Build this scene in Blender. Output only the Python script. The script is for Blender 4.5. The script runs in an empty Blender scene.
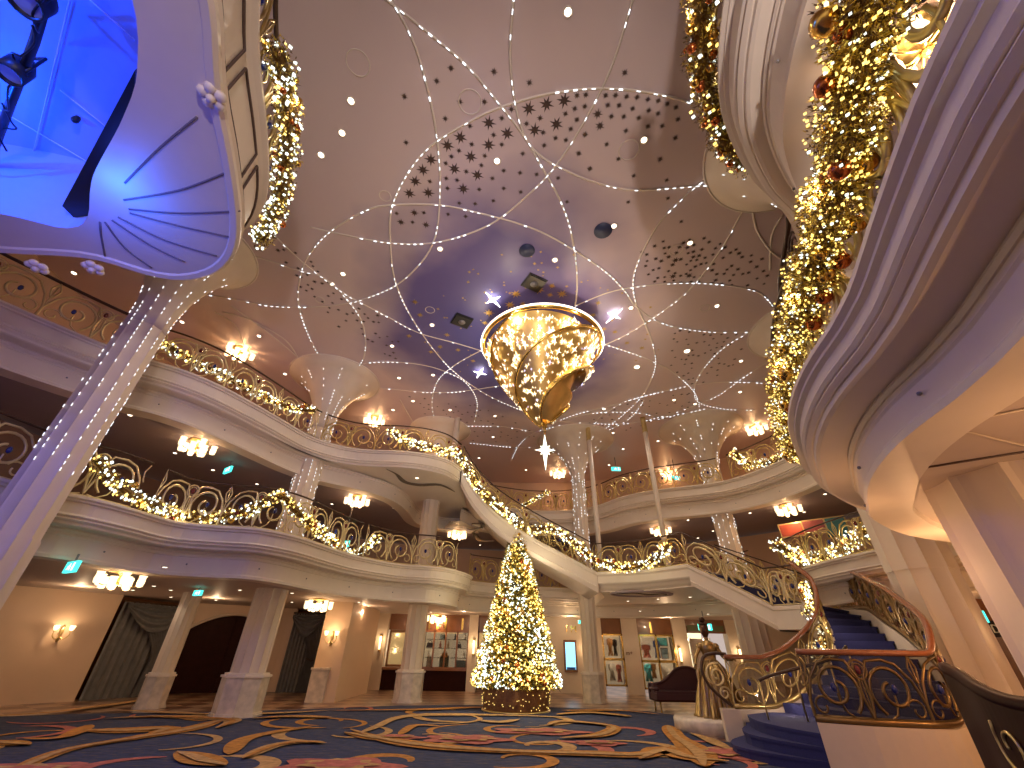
import bpy, bmesh, math, random
from math import sin, cos, pi, radians, hypot, atan2, sqrt
from mathutils import Vector, Matrix
random.seed(7)
SC = bpy.context.scene
COL = SC.collection

# ------------------------------------------------------------------ camera
FPX = 411.0; TH = radians(33.05); RO = radians(1.1); EYE = 1.6
R0 = Vector((1, 0, 0)); U0 = Vector((0, -sin(TH), cos(TH))); D0 = Vector((0, cos(TH), sin(TH)))
RV = R0 * cos(RO) + U0 * sin(RO); UV = -R0 * sin(RO) + U0 * cos(RO)
cd = bpy.data.cameras.new('camera'); cam = bpy.data.objects.new('camera', cd); COL.objects.link(cam)
M3 = Matrix((RV, UV, -D0)).transposed()
cam.matrix_world = Matrix.Translation((0, 0, EYE)) @ M3.to_4x4()
cd.sensor_fit = 'HORIZONTAL'; cd.sensor_width = 36; cd.lens = 36 * FPX / 1024.0
cd.clip_start = 0.05; cd.clip_end = 200
SC.camera = cam

# ------------------------------------------------------------------ world + exposure
w = bpy.data.worlds.new('world'); SC.world = w; w.use_nodes = True
bg = w.node_tree.nodes['Background']; bg.inputs[0].default_value = (1.0, 0.80, 0.72, 1); bg.inputs[1].default_value = 0.5
SC.view_settings.view_transform = 'Standard'; SC.view_settings.look = 'None'
SC.view_settings.gamma = 1; SC.view_settings.use_curve_mapping = False
SC.view_settings.exposure = 0.2
LAMP_K = 1.0   # overall lamp strength

def light(kind, loc, power, color, size=0.1, parent=None, direction=None, spot=None, name='lamp_light'):
    l = bpy.data.lights.new(name, kind); l.energy = power * LAMP_K; l.color = color
    if kind in ('POINT', 'SPOT'): l.shadow_soft_size = size
    if kind == 'AREA': l.size = size
    if kind == 'SPOT': l.spot_size = spot or radians(120); l.spot_blend = 0.6
    o = bpy.data.objects.new(name, l); COL.objects.link(o); o.location = loc
    if direction: o.rotation_euler = Vector(direction).to_track_quat('-Z', 'Y').to_euler()
    return o

# ------------------------------------------------------------------ measuring helpers (survey of the photograph)
def ray(px, py): return D0 + RV * ((px - 512) / FPX) - UV * ((py - 384) / FPX)
def at(px, py, z):
    d = ray(px, py); t = (z - EYE) / d.z; return Vector((d.x * t, d.y * t, z))
def atY(px, py, Y):
    d = ray(px, py); t = Y / d.y; return Vector((d.x * t, Y, EYE + d.z * t))

# ------------------------------------------------------------------ materials
def mat(name, col, rough=0.6, metal=0.0, emit=0.0, ecol=None, noise=0.0, nscale=8.0, bump=0.0, spec=None, coat=0, sample=True):
    m = bpy.data.materials.new(name); m.use_nodes = True
    nt = m.node_tree; b = nt.nodes['Principled BSDF']
    c = tuple(col) + (1,)
    b.inputs['Base Color'].default_value = c; b.inputs['Roughness'].default_value = rough
    b.inputs['Metallic'].default_value = metal
    if spec is not None: b.inputs['Specular IOR Level'].default_value = spec
    if coat: b.inputs['Coat Weight'].default_value = coat
    if emit:
        b.inputs['Emission Color'].default_value = tuple(ecol or col) + (1,)
        b.inputs['Emission Strength'].default_value = emit
        if not sample: m.cycles.emission_sampling = 'NONE'
    if noise or bump:
        tc = nt.nodes.new('ShaderNodeTexCoord'); n = nt.nodes.new('ShaderNodeTexNoise')
        n.inputs['Scale'].default_value = nscale; n.inputs['Detail'].default_value = 5
        nt.links.new(tc.outputs['Object'], n.inputs['Vector'])
        if noise:
            mx = nt.nodes.new('ShaderNodeMix'); mx.data_type = 'RGBA'
            mx.inputs[6].default_value = tuple(max(0, x * (1 - noise)) for x in col) + (1,)
            mx.inputs[7].default_value = tuple(min(1, x * (1 + noise)) for x in col) + (1,)
            nt.links.new(n.outputs['Fac'], mx.inputs[0]); nt.links.new(mx.outputs[2], b.inputs['Base Color'])
        if bump:
            bp = nt.nodes.new('ShaderNodeBump'); bp.inputs['Strength'].default_value = bump
            nt.links.new(n.outputs['Fac'], bp.inputs['Height']); nt.links.new(bp.outputs[0], b.inputs['Normal'])
    return m
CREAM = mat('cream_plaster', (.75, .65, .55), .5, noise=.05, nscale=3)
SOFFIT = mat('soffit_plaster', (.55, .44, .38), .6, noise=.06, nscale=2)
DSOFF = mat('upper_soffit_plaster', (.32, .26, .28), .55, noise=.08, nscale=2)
WALL = mat('wall_stone', (.68, .50, .35), .55, noise=.07, nscale=1.5)
PANEL = mat('panel_plaster', (.68, .56, .43), .5, noise=.05)
BRASS = mat('brass', (.62, .47, .20), .3, .9, noise=.15, nscale=6)
PBRASS = mat('pale_brass', (.72, .60, .34), .38, .75, noise=.12, nscale=5)
DBRONZE = mat('dark_bronze', (.06, .028, .015), .38, .1, noise=.2)
GOLD = mat('polished_gold', (.83, .56, .16), .22, 1.0)
RWOOD = mat('rail_wood', (.30, .10, .04), .25, 0, noise=.2, nscale=12, coat=.5)
DWOOD = mat('dark_wood', (.032, .008, .005), .45, 0, noise=.3, nscale=5, spec=.08)
MWOOD = mat('header_wood', (.22, .085, .03), .3, 0, noise=.3, nscale=4, coat=.5)
CURT = mat('grey_velvet', (.17, .165, .165), .75, noise=.3, nscale=6)
BLACK = mat('black_paint', (.01, .01, .012), .4)
NAVY = mat('navy_stair_carpet', (.028, .03, .12), .95, noise=.35, nscale=60, bump=.3)
PURPLE = mat('dark_purple_leather', (.045, .008, .012), .55, noise=.2, coat=.1)
LED = mat('white_led', (.9, .95, 1), .4, emit=1.7, ecol=(.86, .93, 1), sample=False)
DL = mat('downlight_lamp', (1, .9, .8), .4, emit=4, ecol=(1, .84, .62), sample=False)
SHADE = mat('glowing_shade', (1, .85, .6), .4, emit=1.9, ecol=(1, .74, .42), sample=False)
WBULB = mat('warm_bulb', (1, .85, .5), .3, emit=1.9, ecol=(1, .70, .16), sample=False)
CBULB = mat('cool_bulb', (.9, 1, 1), .3, emit=1.9, ecol=(.88, 1, .90), sample=False)
STARB = mat('crystal_star_light', (1, .9, .7), .2, emit=2.0, ecol=(1, .86, .55), sample=False)
STARP = mat('violet_star_light', (.8, .8, 1), .2, emit=1.6, ecol=(.6, .6, 1), sample=False)
TEAL = mat('teal_sign_face', (.05, .8, .7), .4, emit=1.6, ecol=(.06, .85, .7))
WSIGN = mat('white_pictogram', (.9, 1, 1), .4, emit=1.5, ecol=(.8, 1, .95))
BLUELED = mat('blue_lamp', (.1, .6, 1), .3, emit=3, ecol=(.1, .7, 1), sample=False)
WHITELED = mat('white_lamp', (.8, .9, 1), .3, emit=4, ecol=(.85, .93, 1), sample=False)
FOL = mat('bronze_tinsel', (.16, .085, .02), .35, .55, noise=.6, nscale=14)
GFOL = mat('gold_tinsel', (.75, .50, .08), .35, .6, noise=.5, nscale=12)
TREEF = mat('fir_needles', (.10, .085, .025), .5, .2, noise=.6, nscale=9)
BGOLD = mat('gold_bauble', (.8, .5, .12), .18, 1)
BCOP = mat('copper_bauble', (.5, .14, .04), .2, .9)
BRED = mat('dark_red_bauble', (.16, .03, .015), .2, .7)
BLUEGEM = mat('blue_gem', (.01, .02, .16), .1, 0, coat=1)
REDGEM = mat('red_gem', (.16, .02, .02), .1, 0, coat=1)
STARD = mat('dark_star', (.09, .055, .045), .5, .3)
STARG = mat('gold_star', (.62, .42, .14), .35, .8)
STRIP = mat('strip_channel', (.78, .68, .58), .5)
LINE = mat('shadow_gap', (.10, .06, .05), .7)
GREY = mat('grey_metal', (.25, .24, .25), .4, .5)
SCREEN = mat('screen_glow', (.2, .6, 1), .3, emit=1.6, ecol=(.25, .7, 1))
CASEBACK = mat('display_case_back', (.8, .78, .7), .6, emit=.62, ecol=(.95, .93, .85))
CASEWARM = mat('warm_panel_glow', (.9, .8, .55), .6, emit=1.0, ecol=(1, .84, .5))
STONE = mat('base_marble', (.62, .53, .43), .3, noise=.5, nscale=5, coat=.3)
STATUEM = mat('statue_bronze', (.36, .24, .10), .3, .9, noise=.35, nscale=8)
STATUED = mat('statue_dark_bronze', (.10, .05, .03), .3, .8, noise=.3, nscale=8)
WICKER = mat('basket_wicker', (.20, .085, .03), .6, noise=.5, nscale=18, bump=.6)
BLUEWALL = mat('stage_ceiling_paint', (.4, .5, .8), .6, noise=.05)
def glassmat():
    m = bpy.data.materials.new('rail_glass'); m.use_nodes = True; nt = m.node_tree
    b = nt.nodes['Principled BSDF']; b.inputs['Base Color'].default_value = (.04, .032, .022, 1); b.inputs['Roughness'].default_value = .03; b.inputs['Coat Weight'].default_value = 1
    tr = nt.nodes.new('ShaderNodeBsdfTransparent'); tr.inputs[0].default_value = (.66, .58, .47, 1)
    mx = nt.nodes.new('ShaderNodeMixShader'); mx.inputs[0].default_value = .22
    nt.links.new(tr.outputs[0], mx.inputs[1]); nt.links.new(b.outputs[0], mx.inputs[2])
    nt.links.new(mx.outputs[0], nt.nodes['Material Output'].inputs[0]); return m
GLASS = glassmat()

def nodes_of(m): return m.node_tree.nodes, m.node_tree.links
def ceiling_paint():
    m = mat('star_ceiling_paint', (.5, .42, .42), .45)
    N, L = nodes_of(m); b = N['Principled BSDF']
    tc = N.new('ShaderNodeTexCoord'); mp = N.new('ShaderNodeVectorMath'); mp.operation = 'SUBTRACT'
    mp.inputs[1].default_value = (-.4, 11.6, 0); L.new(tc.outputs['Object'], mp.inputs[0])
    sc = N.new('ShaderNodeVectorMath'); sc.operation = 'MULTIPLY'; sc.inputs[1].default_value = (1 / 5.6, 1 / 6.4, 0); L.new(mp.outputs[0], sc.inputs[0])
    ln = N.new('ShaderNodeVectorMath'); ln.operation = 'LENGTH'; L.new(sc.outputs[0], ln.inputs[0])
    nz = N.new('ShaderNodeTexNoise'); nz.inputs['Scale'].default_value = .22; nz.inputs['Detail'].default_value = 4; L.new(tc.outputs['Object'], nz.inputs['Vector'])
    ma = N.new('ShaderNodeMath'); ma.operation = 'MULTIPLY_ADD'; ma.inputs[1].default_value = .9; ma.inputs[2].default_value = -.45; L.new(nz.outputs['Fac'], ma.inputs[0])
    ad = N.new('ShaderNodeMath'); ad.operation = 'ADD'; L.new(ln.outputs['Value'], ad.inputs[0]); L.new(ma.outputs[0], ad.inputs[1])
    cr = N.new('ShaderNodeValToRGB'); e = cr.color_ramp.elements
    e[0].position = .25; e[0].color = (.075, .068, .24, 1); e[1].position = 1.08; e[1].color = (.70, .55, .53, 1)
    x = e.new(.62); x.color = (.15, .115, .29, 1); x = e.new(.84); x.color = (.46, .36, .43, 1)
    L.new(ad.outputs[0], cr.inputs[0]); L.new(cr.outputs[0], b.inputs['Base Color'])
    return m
CEIL = ceiling_paint()
def carpet_mat():
    m = mat('blue_carpet', (.03, .05, .11), .95)
    N, L = nodes_of(m); b = N['Principled BSDF']; tc = N.new('ShaderNodeTexCoord')
    mp = N.new('ShaderNodeMapping'); mp.inputs['Scale'].default_value = (2.2, 7.5, 1); L.new(tc.outputs['Object'], mp.inputs[0])
    nz = N.new('ShaderNodeTexNoise'); nz.inputs['Scale'].default_value = 1.6; nz.inputs['Detail'].default_value = 8; nz.inputs['Roughness'].default_value = .7; L.new(mp.outputs[0], nz.inputs['Vector'])
    cr = N.new('ShaderNodeValToRGB'); e = cr.color_ramp.elements
    e[0].position = .34; e[0].color = (.006, .008, .024, 1); e[1].position = .70; e[1].color = (.17, .20, .26, 1)
    x = e.new(.52); x.color = (.018, .036, .11, 1); x = e.new(.63); x.color = (.085, .062, .045, 1)
    L.new(nz.outputs['Fac'], cr.inputs[0]); L.new(cr.outputs[0], b.inputs['Base Color'])
    n2 = N.new('ShaderNodeTexNoise'); n2.inputs['Scale'].default_value = 90; L.new(tc.outputs['Object'], n2.inputs['Vector'])
    bp = N.new('ShaderNodeBump'); bp.inputs['Strength'].default_value = .3; L.new(n2.outputs['Fac'], bp.inputs['Height']); L.new(bp.outputs[0], b.inputs['Normal'])
    return m
CARPET = carpet_mat()
CGOLD = mat('carpet_gold', (.44, .19, .03), .95, noise=.8, nscale=9)
CTAN = mat('carpet_tan', (.46, .27, .10), .95, noise=.7, nscale=9)
CPINK = mat('carpet_pink', (.42, .12, .09), .95, noise=.65, nscale=8)
def tiles(name, c1, c2, scale):
    m = mat(name, c1, .28, coat=.15)
    N, L = nodes_of(m); b = N['Principled BSDF']; tc = N.new('ShaderNodeTexCoord')
    mp = N.new('ShaderNodeMapping'); mp.inputs['Rotation'].default_value = (0, 0, radians(35)); L.new(tc.outputs['Object'], mp.inputs[0])
    ck = N.new('ShaderNodeTexChecker'); ck.inputs['Scale'].default_value = scale; ck.inputs['Color1'].default_value = c1 + (1,); ck.inputs['Color2'].default_value = c2 + (1,)
    L.new(mp.outputs[0], ck.inputs['Vector']); L.new(ck.outputs[0], b.inputs['Base Color']); return m
MARBLE = tiles('marble_tiles', (.42, .27, .17), (.16, .075, .045), 1.3)
def colmat():
    m = mat('column_plaster', (.71, .59, .47), .45, noise=.05, nscale=3)
    return m
COLM = colmat()

# ------------------------------------------------------------------ mesh builder
class MB:
    def __init__(s): s.v = []; s.f = []; s.m = []; s.sm = []
    def add(s, vs, fs, mi=0, smooth=False):
        o = len(s.v); s.v += [tuple(v) for v in vs]
        for f in fs: s.f.append(tuple(i + o for i in f)); s.m.append(mi); s.sm.append(smooth)
    def box(s, c, d, mi=0, rot=0.0):
        x, y, z = d[0] / 2, d[1] / 2, d[2] / 2; cr, sr = cos(rot), sin(rot)
        vs = []
        for a in (-x, x):
            for b_ in (-y, y):
                for e in (-z, z): vs.append((c[0] + a * cr - b_ * sr, c[1] + a * sr + b_ * cr, c[2] + e))
        s.add(vs, [(0, 1, 3, 2), (4, 6, 7, 5), (0, 4, 5, 1), (2, 3, 7, 6), (0, 2, 6, 4), (1, 5, 7, 3)], mi)
    def tube(s, pts, r, n=6, mi=0, closed=False, cap=True, squash=1.0):
        pts = [Vector(p) for p in pts]; k = len(pts)
        if k < 2: return
        vs = []; up = Vector((0, 0, 1)); prev = None
        for i, p in enumerate(pts):
            a = pts[(i - 1) % k] if (closed or i > 0) else p; b_ = pts[(i + 1) % k] if (closed or i < k - 1) else p
            t = (b_ - a)
            if t.length < 1e-9: t = Vector((0, 0, 1))
            t.normalize()
            if prev is None:
                u = t.cross(up)
                if u.length < 1e-3: u = t.cross(Vector((1, 0, 0)))
                u.normalize()
            else:
                u = prev - t * prev.dot(t)
                if u.length < 1e-6: u = t.orthogonal()
                u.normalize()
            prev = u; q = t.cross(u); rr = r[i] if isinstance(r, (list, tuple)) else r
            for j in range(n):
                an = 2 * pi * j / n; vs.append(p + u * (cos(an) * rr) + q * (sin(an) * rr * squash))
        fs = []
        for i in range(k if closed else k - 1):
            i2 = (i + 1) % k
            for j in range(n): fs.append((i * n + j, i * n + (j + 1) % n, i2 * n + (j + 1) % n, i2 * n + j))
        if cap and not closed:
            fs.append(tuple(range(n - 1, -1, -1))); fs.append(tuple((k - 1) * n + j for j in range(n)))
        s.add(vs, fs, mi, True)
    def lathe(s, prof, c=(0, 0, 0), n=24, mi=0, rfun=None, smooth=True, cap=True):
        vs = []; fs = []
        for (r, z) in prof:
            for j in range(n):
                a = 2 * pi * j / n; rr = r * (rfun(a, z) if rfun else 1)
                vs.append((c[0] + rr * cos(a), c[1] + rr * sin(a), c[2] + z))
        for i in range(len(prof) - 1):
            for j in range(n): fs.append((i * n + j, i * n + (j + 1) % n, (i + 1) * n + (j + 1) % n, (i + 1) * n + j))
        if cap:
            fs.append(tuple(range(n - 1, -1, -1))); fs.append(tuple((len(prof) - 1) * n + j for j in range(n)))
        s.add(vs, fs, mi, smooth)
    def ball(s, c, r, mi=0, n=6, sz=1.0):
        vs = [(c[0], c[1], c[2] - r * sz)]; fs = []; rings = max(3, n // 2)
        for i in range(1, rings):
            ph = -pi / 2 + pi * i / rings
            for j in range(n):
                a = 2 * pi * j / n; vs.append((c[0] + r * cos(ph) * cos(a), c[1] + r * cos(ph) * sin(a), c[2] + r * sz * sin(ph)))
        vs.append((c[0], c[1], c[2] + r * sz)); T = len(vs) - 1
        for j in range(n): fs.append((0, 1 + (j + 1) % n, 1 + j))
        for i in range(rings - 2):
            for j in range(n):
                a = 1 + i * n + j; b_ = 1 + i * n + (j + 1) % n; fs.append((a, b_, b_ + n, a + n))
        o = 1 + (rings - 2) * n
        for j in range(n): fs.append((o + j, o + (j + 1) % n, T))
        s.add(vs, fs, mi, True)
    def octa(s, c, r, mi=0):
        x, y, z = c
        s.add([(x + r, y, z), (x - r, y, z), (x, y + r, z), (x, y - r, z), (x, y, z + r), (x, y, z - r)],
              [(0, 2, 4), (2, 1, 4), (1, 3, 4), (3, 0, 4), (2, 0, 5), (1, 2, 5), (3, 1, 5), (0, 3, 5)], mi)
    def prism(s, poly, z0, z1, mi=0):
        n = len(poly)
        a = 0.0
        for i in range(n): a += poly[i][0] * poly[(i + 1) % n][1] - poly[(i + 1) % n][0] * poly[i][1]
        if a < 0: poly = poly[::-1]
        vs = [(p[0], p[1], z0) for p in poly] + [(p[0], p[1], z1) for p in poly]
        fs = [tuple(range(n - 1, -1, -1)), tuple(range(n, 2 * n))] + [(i, (i + 1) % n, n + (i + 1) % n, n + i) for i in range(n)]
        s.add(vs, fs, mi)
    def strip(s, A, B, mi=0, smooth=False):
        n = len(A); s.add(list(A) + list(B), [(i, i + 1, n + i + 1, n + i) for i in range(n - 1)], mi, smooth)
    def sweep(s, path, prof, mi=0, z=None, smooth=False, mis=None):
        """path: list of (x,y[,z]); prof: list of (inward offset, height); +offset is to the outside (deck side)"""
        ps = [Vector((p[0], p[1])) for p in path]; zz = [p[2] if len(p) > 2 else 0 for p in path]
        nm = normals(ps)
        rows = [[(p.x + n.x * o, p.y + n.y * o, zz[i] + h) for i, (p, n) in enumerate(zip(ps, nm))] for (o, h) in prof]
        for k in range(len(prof) - 1): s.strip(rows[k], rows[k + 1], (mis[k] if mis else mi), smooth)
        return rows
    def build(s, name, mats, parent=None, loc=None):
        me = bpy.data.meshes.new(name); me.from_pydata(s.v, [], s.f)
        if not isinstance(mats, (list, tuple)): mats = [mats]
        for m in mats: me.materials.append(m)
        me.polygons.foreach_set('material_index', s.m); me.polygons.foreach_set('use_smooth', s.sm)
        me.update()
        o = bpy.data.objects.new(name, me); COL.objects.link(o)
        if parent: o.parent = parent
        if loc: o.location = loc
        return o
def normals(ps):
    out = []
    for i in range(len(ps)):
        a = ps[max(0, i - 1)]; b = ps[min(len(ps) - 1, i + 1)]; t = (b - a).normalized()
        out.append(Vector((-t.y, t.x)))      # left of travel
    return out
def spl(pts, step=0.25, closed=False):
    P = [Vector(p) for p in pts]; out = []; n = len(P)
    rng = range(n if closed else n - 1)
    for i in rng:
        if closed: p0, p1, p2, p3 = P[(i - 1) % n], P[i], P[(i + 1) % n], P[(i + 2) % n]
        else: p0, p1, p2, p3 = P[max(0, i - 1)], P[i], P[i + 1], P[min(n - 1, i + 2)]
        m = max(1, int((p2 - p1).length / step))
        for k in range(m):
            t = k / m
            out.append(0.5 * ((2 * p1) + (-p0 + p2) * t + (2 * p0 - 5 * p1 + 4 * p2 - p3) * t * t + (-p0 + 3 * p1 - 3 * p2 + p3) * t ** 3))
    if not closed: out.append(P[-1])
    return out
def resample(pts, step):
    L = [0]
    for a, b in zip(pts, pts[1:]): L.append(L[-1] + (b - a).length)
    tot = L[-1]; n = max(2, int(round(tot / step)) + 1); out = []; j = 0
    for i in range(n):
        s = tot * i / (n - 1)
        while j < len(L) - 2 and L[j + 1] < s: j += 1
        u = (s - L[j]) / max(1e-9, L[j + 1] - L[j]); out.append(pts[j].lerp(pts[j + 1], u))
    return out
def offs(path, d):
    ps = [Vector((p[0], p[1])) for p in path]; nm = normals(ps)
    return [(p.x + n.x * d, p.y + n.y * d) + ((q[2],) if len(q) > 2 else ()) for p, n, q in zip(ps, nm, path)]
def tag(o, label, cat, group=None, kind=None):
    if label: o['label'] = label
    if cat: o['category'] = cat
    if group: o['group'] = group
    if kind: o['kind'] = kind
    return o
def empty(name, loc, label, cat, group=None, rz=0):
    o = bpy.data.objects.new(name, None); COL.objects.link(o); o.location = loc; o.rotation_euler = (0, 0, rz)
    o.empty_display_size = .1
    return tag(o, label, cat, group)
def copy_tree(o, parent=None):
    c = o.copy(); COL.objects.link(c)
    if parent: c.parent = parent
    for ch in list(o.children): copy_tree(ch, c)
    return c
def struct(o): o['kind'] = 'structure'; return o

Z4, S4, Z5, S5, ZC = 4.2, 3.05, 7.95, 6.72, 11.0
C0 = Vector((0.5, 10.0))
def radial(path, R):
    out = []
    for p in path:
        d = Vector((p[0], p[1])) - C0; q = C0 + d.normalized() * max(R, d.length + .5); out.append((q.x, q.y))
    return out

# ================================================================== SETTING
# deck edges, clockwise seen from above (atrium on the right of travel, deck on the left)
D4 = [(-9.9, 3), (-9.8, 6), (-9.5, 7.9), (-8.85, 8.75), (-8.54, 9.6), (-8.3, 10.6), (-7.45, 10.95), (-6.52, 11.15), (-5.86, 12.0), (-5.41, 13.66), (-4.98, 14.8),
      (-3.9, 16.1), (-2.7, 16.5), (-1.95, 17.3), (-1.5, 18.67), (-1.6, 20.0), (-.4, 20.8), (1.2, 21.5), (2.6, 21.9), (4.52, 22.3), (6.5, 21.6), (8.3, 20.4), (9.7, 18.6), (10.2, 16.2), (10.15, 14.7), (10.25, 13.2), (10.5, 12.0),
      (11.2, 10.8), (10.9, 9.3), (9.4, 8.35), (7.6, 7.9), (6.2, 7.35), (4.95, 6.44), (4.4, 5.8), (3.8, 5.0), (3.42, 4.33), (3.19, 3.8), (3.06, 3.4), (2.93, 2.8), (2.8, 2.4), (2.5, 1.74), (2.27, 1.21), (2.1, .75), (1.95, 0), (1.85, -1.5), (1.8, -4)]
D5 = [(-13.2, 3.6), (-12.2, 5.3), (-11.36, 6.7), (-10.42, 8.1), (-9.8, 8.75), (-9.09, 9.28), (-8.48, 10.06), (-7.97, 11.2), (-7.6, 12.2), (-7.15, 13.4), (-6.4, 14.15), (-5.5, 14.48), (-4.13, 14.55), (-3.2, 14.8), (-2.44, 15.35), (-2.0, 16.3)]
D5F = [(-2.0, 19.6), (-1.1, 21.1), (.5, 21.9), (2.1, 22.1), (3.6, 21.7), (4.55, 20.9), (5.4, 19.5), (6.6, 18.5), (7.8, 17.9), (9.1, 17.2), (10.0, 15.9), (10.45, 14.4), (10.3, 12.8), (9.5, 11.3), (8.3, 9.7), (7.1, 8.15), (6.3, 7.05), (5.85, 6.1), (5.45, 5.2), (4.95, 4.55), (4.42, 4.08), (3.76, 3.64), (3.28, 3.2), (2.87, 2.72), (2.57, 2.15), (2.36, 1.5), (2.22, .8), (2.12, 0), (2.05, -2), (2.0, -4)]
SH = [(-2.6, -4), (-2.65, -1), (-2.75, .5), (-2.9, 1.3), (-3.2, 1.9), (-3.38, 2.3), (-3.6, 2.9), (-3.95, 3.7), (-4.3, 4.25), (-4.75, 4.65), (-5.25, 4.86), (-5.7, 4.9), (-6.1, 4.8), (-6.6, 4.52), (-7.19, 4.44), (-8.1, 4.4), (-10, 4.2), (-12.8, 3.9)]

def smooth_path(p, step=.22): return [tuple(v) for v in resample(spl([Vector((a, b, 0)) for a, b in p], step), step)]
D4p = smooth_path(D4); D5p = smooth_path(D5); D5Fp = smooth_path(D5F)
D5e = smooth_path(D5 + [(-1.95, 17.4), (-1.95, 18.5), (-1.95, 19.6)])
D5low = smooth_path(D5[:10] + [(-6.5, 14.3), (-5.6, 15.0), (-4.75, 15.9), (-4.2, 17.0), (-4.0, 18.4), (-3.95, 20.3), (-3.4, 21.0), (-2.6, 21.2), (-1.6, 21.2)])
SHp = smooth_path(SH, .15)

def balcony(path, zt, zs, name, label, closed_mat=CREAM, lowoff=.5, rim=.75, low=None):
    low = [(p[0], p[1], 0) for p in (low or path)]; same = len(low) == len(path)
    path = [(p[0], p[1], 0) for p in path]
    root = empty(name, (path[len(path) // 2][0], path[len(path) // 2][1], zs), label, 'balcony')
    rl = Vector(root.location)
    def part(nm, prof, m, mis=None, path=path):
        mb = MB(); mb.sweep([(p[0] - rl.x, p[1] - rl.y, 0) for p in path], [(o, h - rl.z) for o, h in prof], smooth=False, mis=mis)
        return mb.build(nm, m, root)
    zm = zt - (zt - zs) * .50
    part('cornice', [(.35, zt), (.02, zt), (-.02, zt - .015), (-.02, zt - .06), (.03, zt - .09), (.03, zt - .12), (.08, zt - .14), (.085, zm + .22),
                     (.06, zm + .18), (.085, zm + .15), (.11, zm + .15), (.085, zm + .11), (.13, zm + .07), (.15, zm + .07), (.16, zm + .02), (.2, zm)] + ([(lowoff, zm)] if same else []), CREAM)
    if not same:
        a_ = offs(path, .2); b_ = offs(low, lowoff); mb = MB(); mb.strip([(a_[int(i * (len(a_) - 1) / 150)][0] - rl.x, a_[int(i * (len(a_) - 1) / 150)][1] - rl.y, zm - rl.z) for i in range(151)], [(b_[int(i * (len(b_) - 1) / 150)][0] - rl.x, b_[int(i * (len(b_) - 1) / 150)][1] - rl.y, zm - rl.z) for i in range(151)]); mb.build('upper_soffit', CREAM, root)
    part('lower_fascia', [(lowoff, zm), (lowoff - .02, zm - .04), (lowoff, zm - .07), (lowoff + .02, zm - .07), (lowoff + .01, zm - .13), (lowoff + .03, zm - .15), (lowoff + .04, zs + .09),
                          (lowoff + .02, zs + .06), (lowoff + .03, zs), (rim + .25, zs), (rim + .28, zs + .06)], CREAM, path=low)
    # small dark sprinkler heads / spot sockets along the lower fascia
    sk = MB(); sk.ball((0, 0, 0), .022, 0, 6); sko = sk.build('tmp_socket', GREY); skm = sko.data; bpy.data.objects.remove(sko)
    op = offs(low, lowoff + .01); acc = 0
    for i in range(1, len(op)):
        acc += hypot(op[i][0] - op[i - 1][0], op[i][1] - op[i - 1][1])
        if acc > 1.7:
            acc = 0; so = bpy.data.objects.new('spot_socket', skm); COL.objects.link(so); so.parent = root; so.location = (op[i][0] - rl.x, op[i][1] - rl.y, (zm + zs) / 2 - rl.z - .02)
    return root
isp = min(range(len(D4p)), key=lambda i: hypot(D4p[i][0] - 11.0, D4p[i][1] - 9.9))
D4a, D4b = D4p[:isp + 1], D4p[isp:]; S4b = 3.3
balcony(D4a, Z4, S4, 'lower_balcony', 'lower gallery balcony with stepped cream cornice along the left and far sides')
balcony(D4b, Z4, S4b, 'lower_balcony', 'huge stepped cream cornice sweeping overhead at the right, nearest the viewer')
balcony(D5p, Z5, S5, 'upper_balcony', 'upper left gallery balcony waving past the strip-lit columns up to the top of the stairs', low=D5low)
balcony(D5Fp, Z5, S5, 'upper_balcony', 'upper gallery balcony across the far side of the hall and overhead at the top right', lowoff=.34, rim=.55)

# deck slabs and soffits
def slab(path, zs, zt, name, R, off=.95, m0=SOFFIT):
    a = offs(path, off); b = radial(a, R)
    mb = MB(); mb.strip([(p[0], p[1], zs + .06) for p in a], [(p[0], p[1], zs + .06) for p in b], 0)
    a2 = offs(path, .3)
    mb.strip([(p[0], p[1], zt) for p in b], [(p[0], p[1], zt) for p in a2], 1)
    return struct(mb.build(name, [m0, MARBLE]))
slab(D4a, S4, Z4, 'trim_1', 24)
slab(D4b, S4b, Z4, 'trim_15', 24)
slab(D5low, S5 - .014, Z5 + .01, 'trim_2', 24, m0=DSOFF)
zm5 = Z5 - (Z5 - S5) * .5
mb = MB(); pl_ = [(-6.6, 14.25), (-5.5, 14.7), (-4.1, 14.78), (-3.15, 15.05), (-2.5, 15.5), (-2.1, 16.25), (-1.9, 16.3), (-1.9, 19.9), (-1.5, 21.4), (-4.6, 21.6), (-4.6, 17.2), (-5.2, 16.0), (-6.2, 15.0)]; mb.add([(x, y, zm5 + .012) for x, y in pl_], [tuple(range(len(pl_)))]); mb.add([(-1.95, 16.3, Z5), (-1.95, 19.7, Z5), (-13, 20, Z5), (-9, 10, Z5), (-6.5, 14.4, Z5), (-4, 14.9, Z5)], [(0, 1, 2, 3, 4, 5)]); struct(mb.build('trim_13', CREAM))
slab(D5Fp, S5, Z5, 'trim_3', 24, m0=DSOFF)
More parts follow.
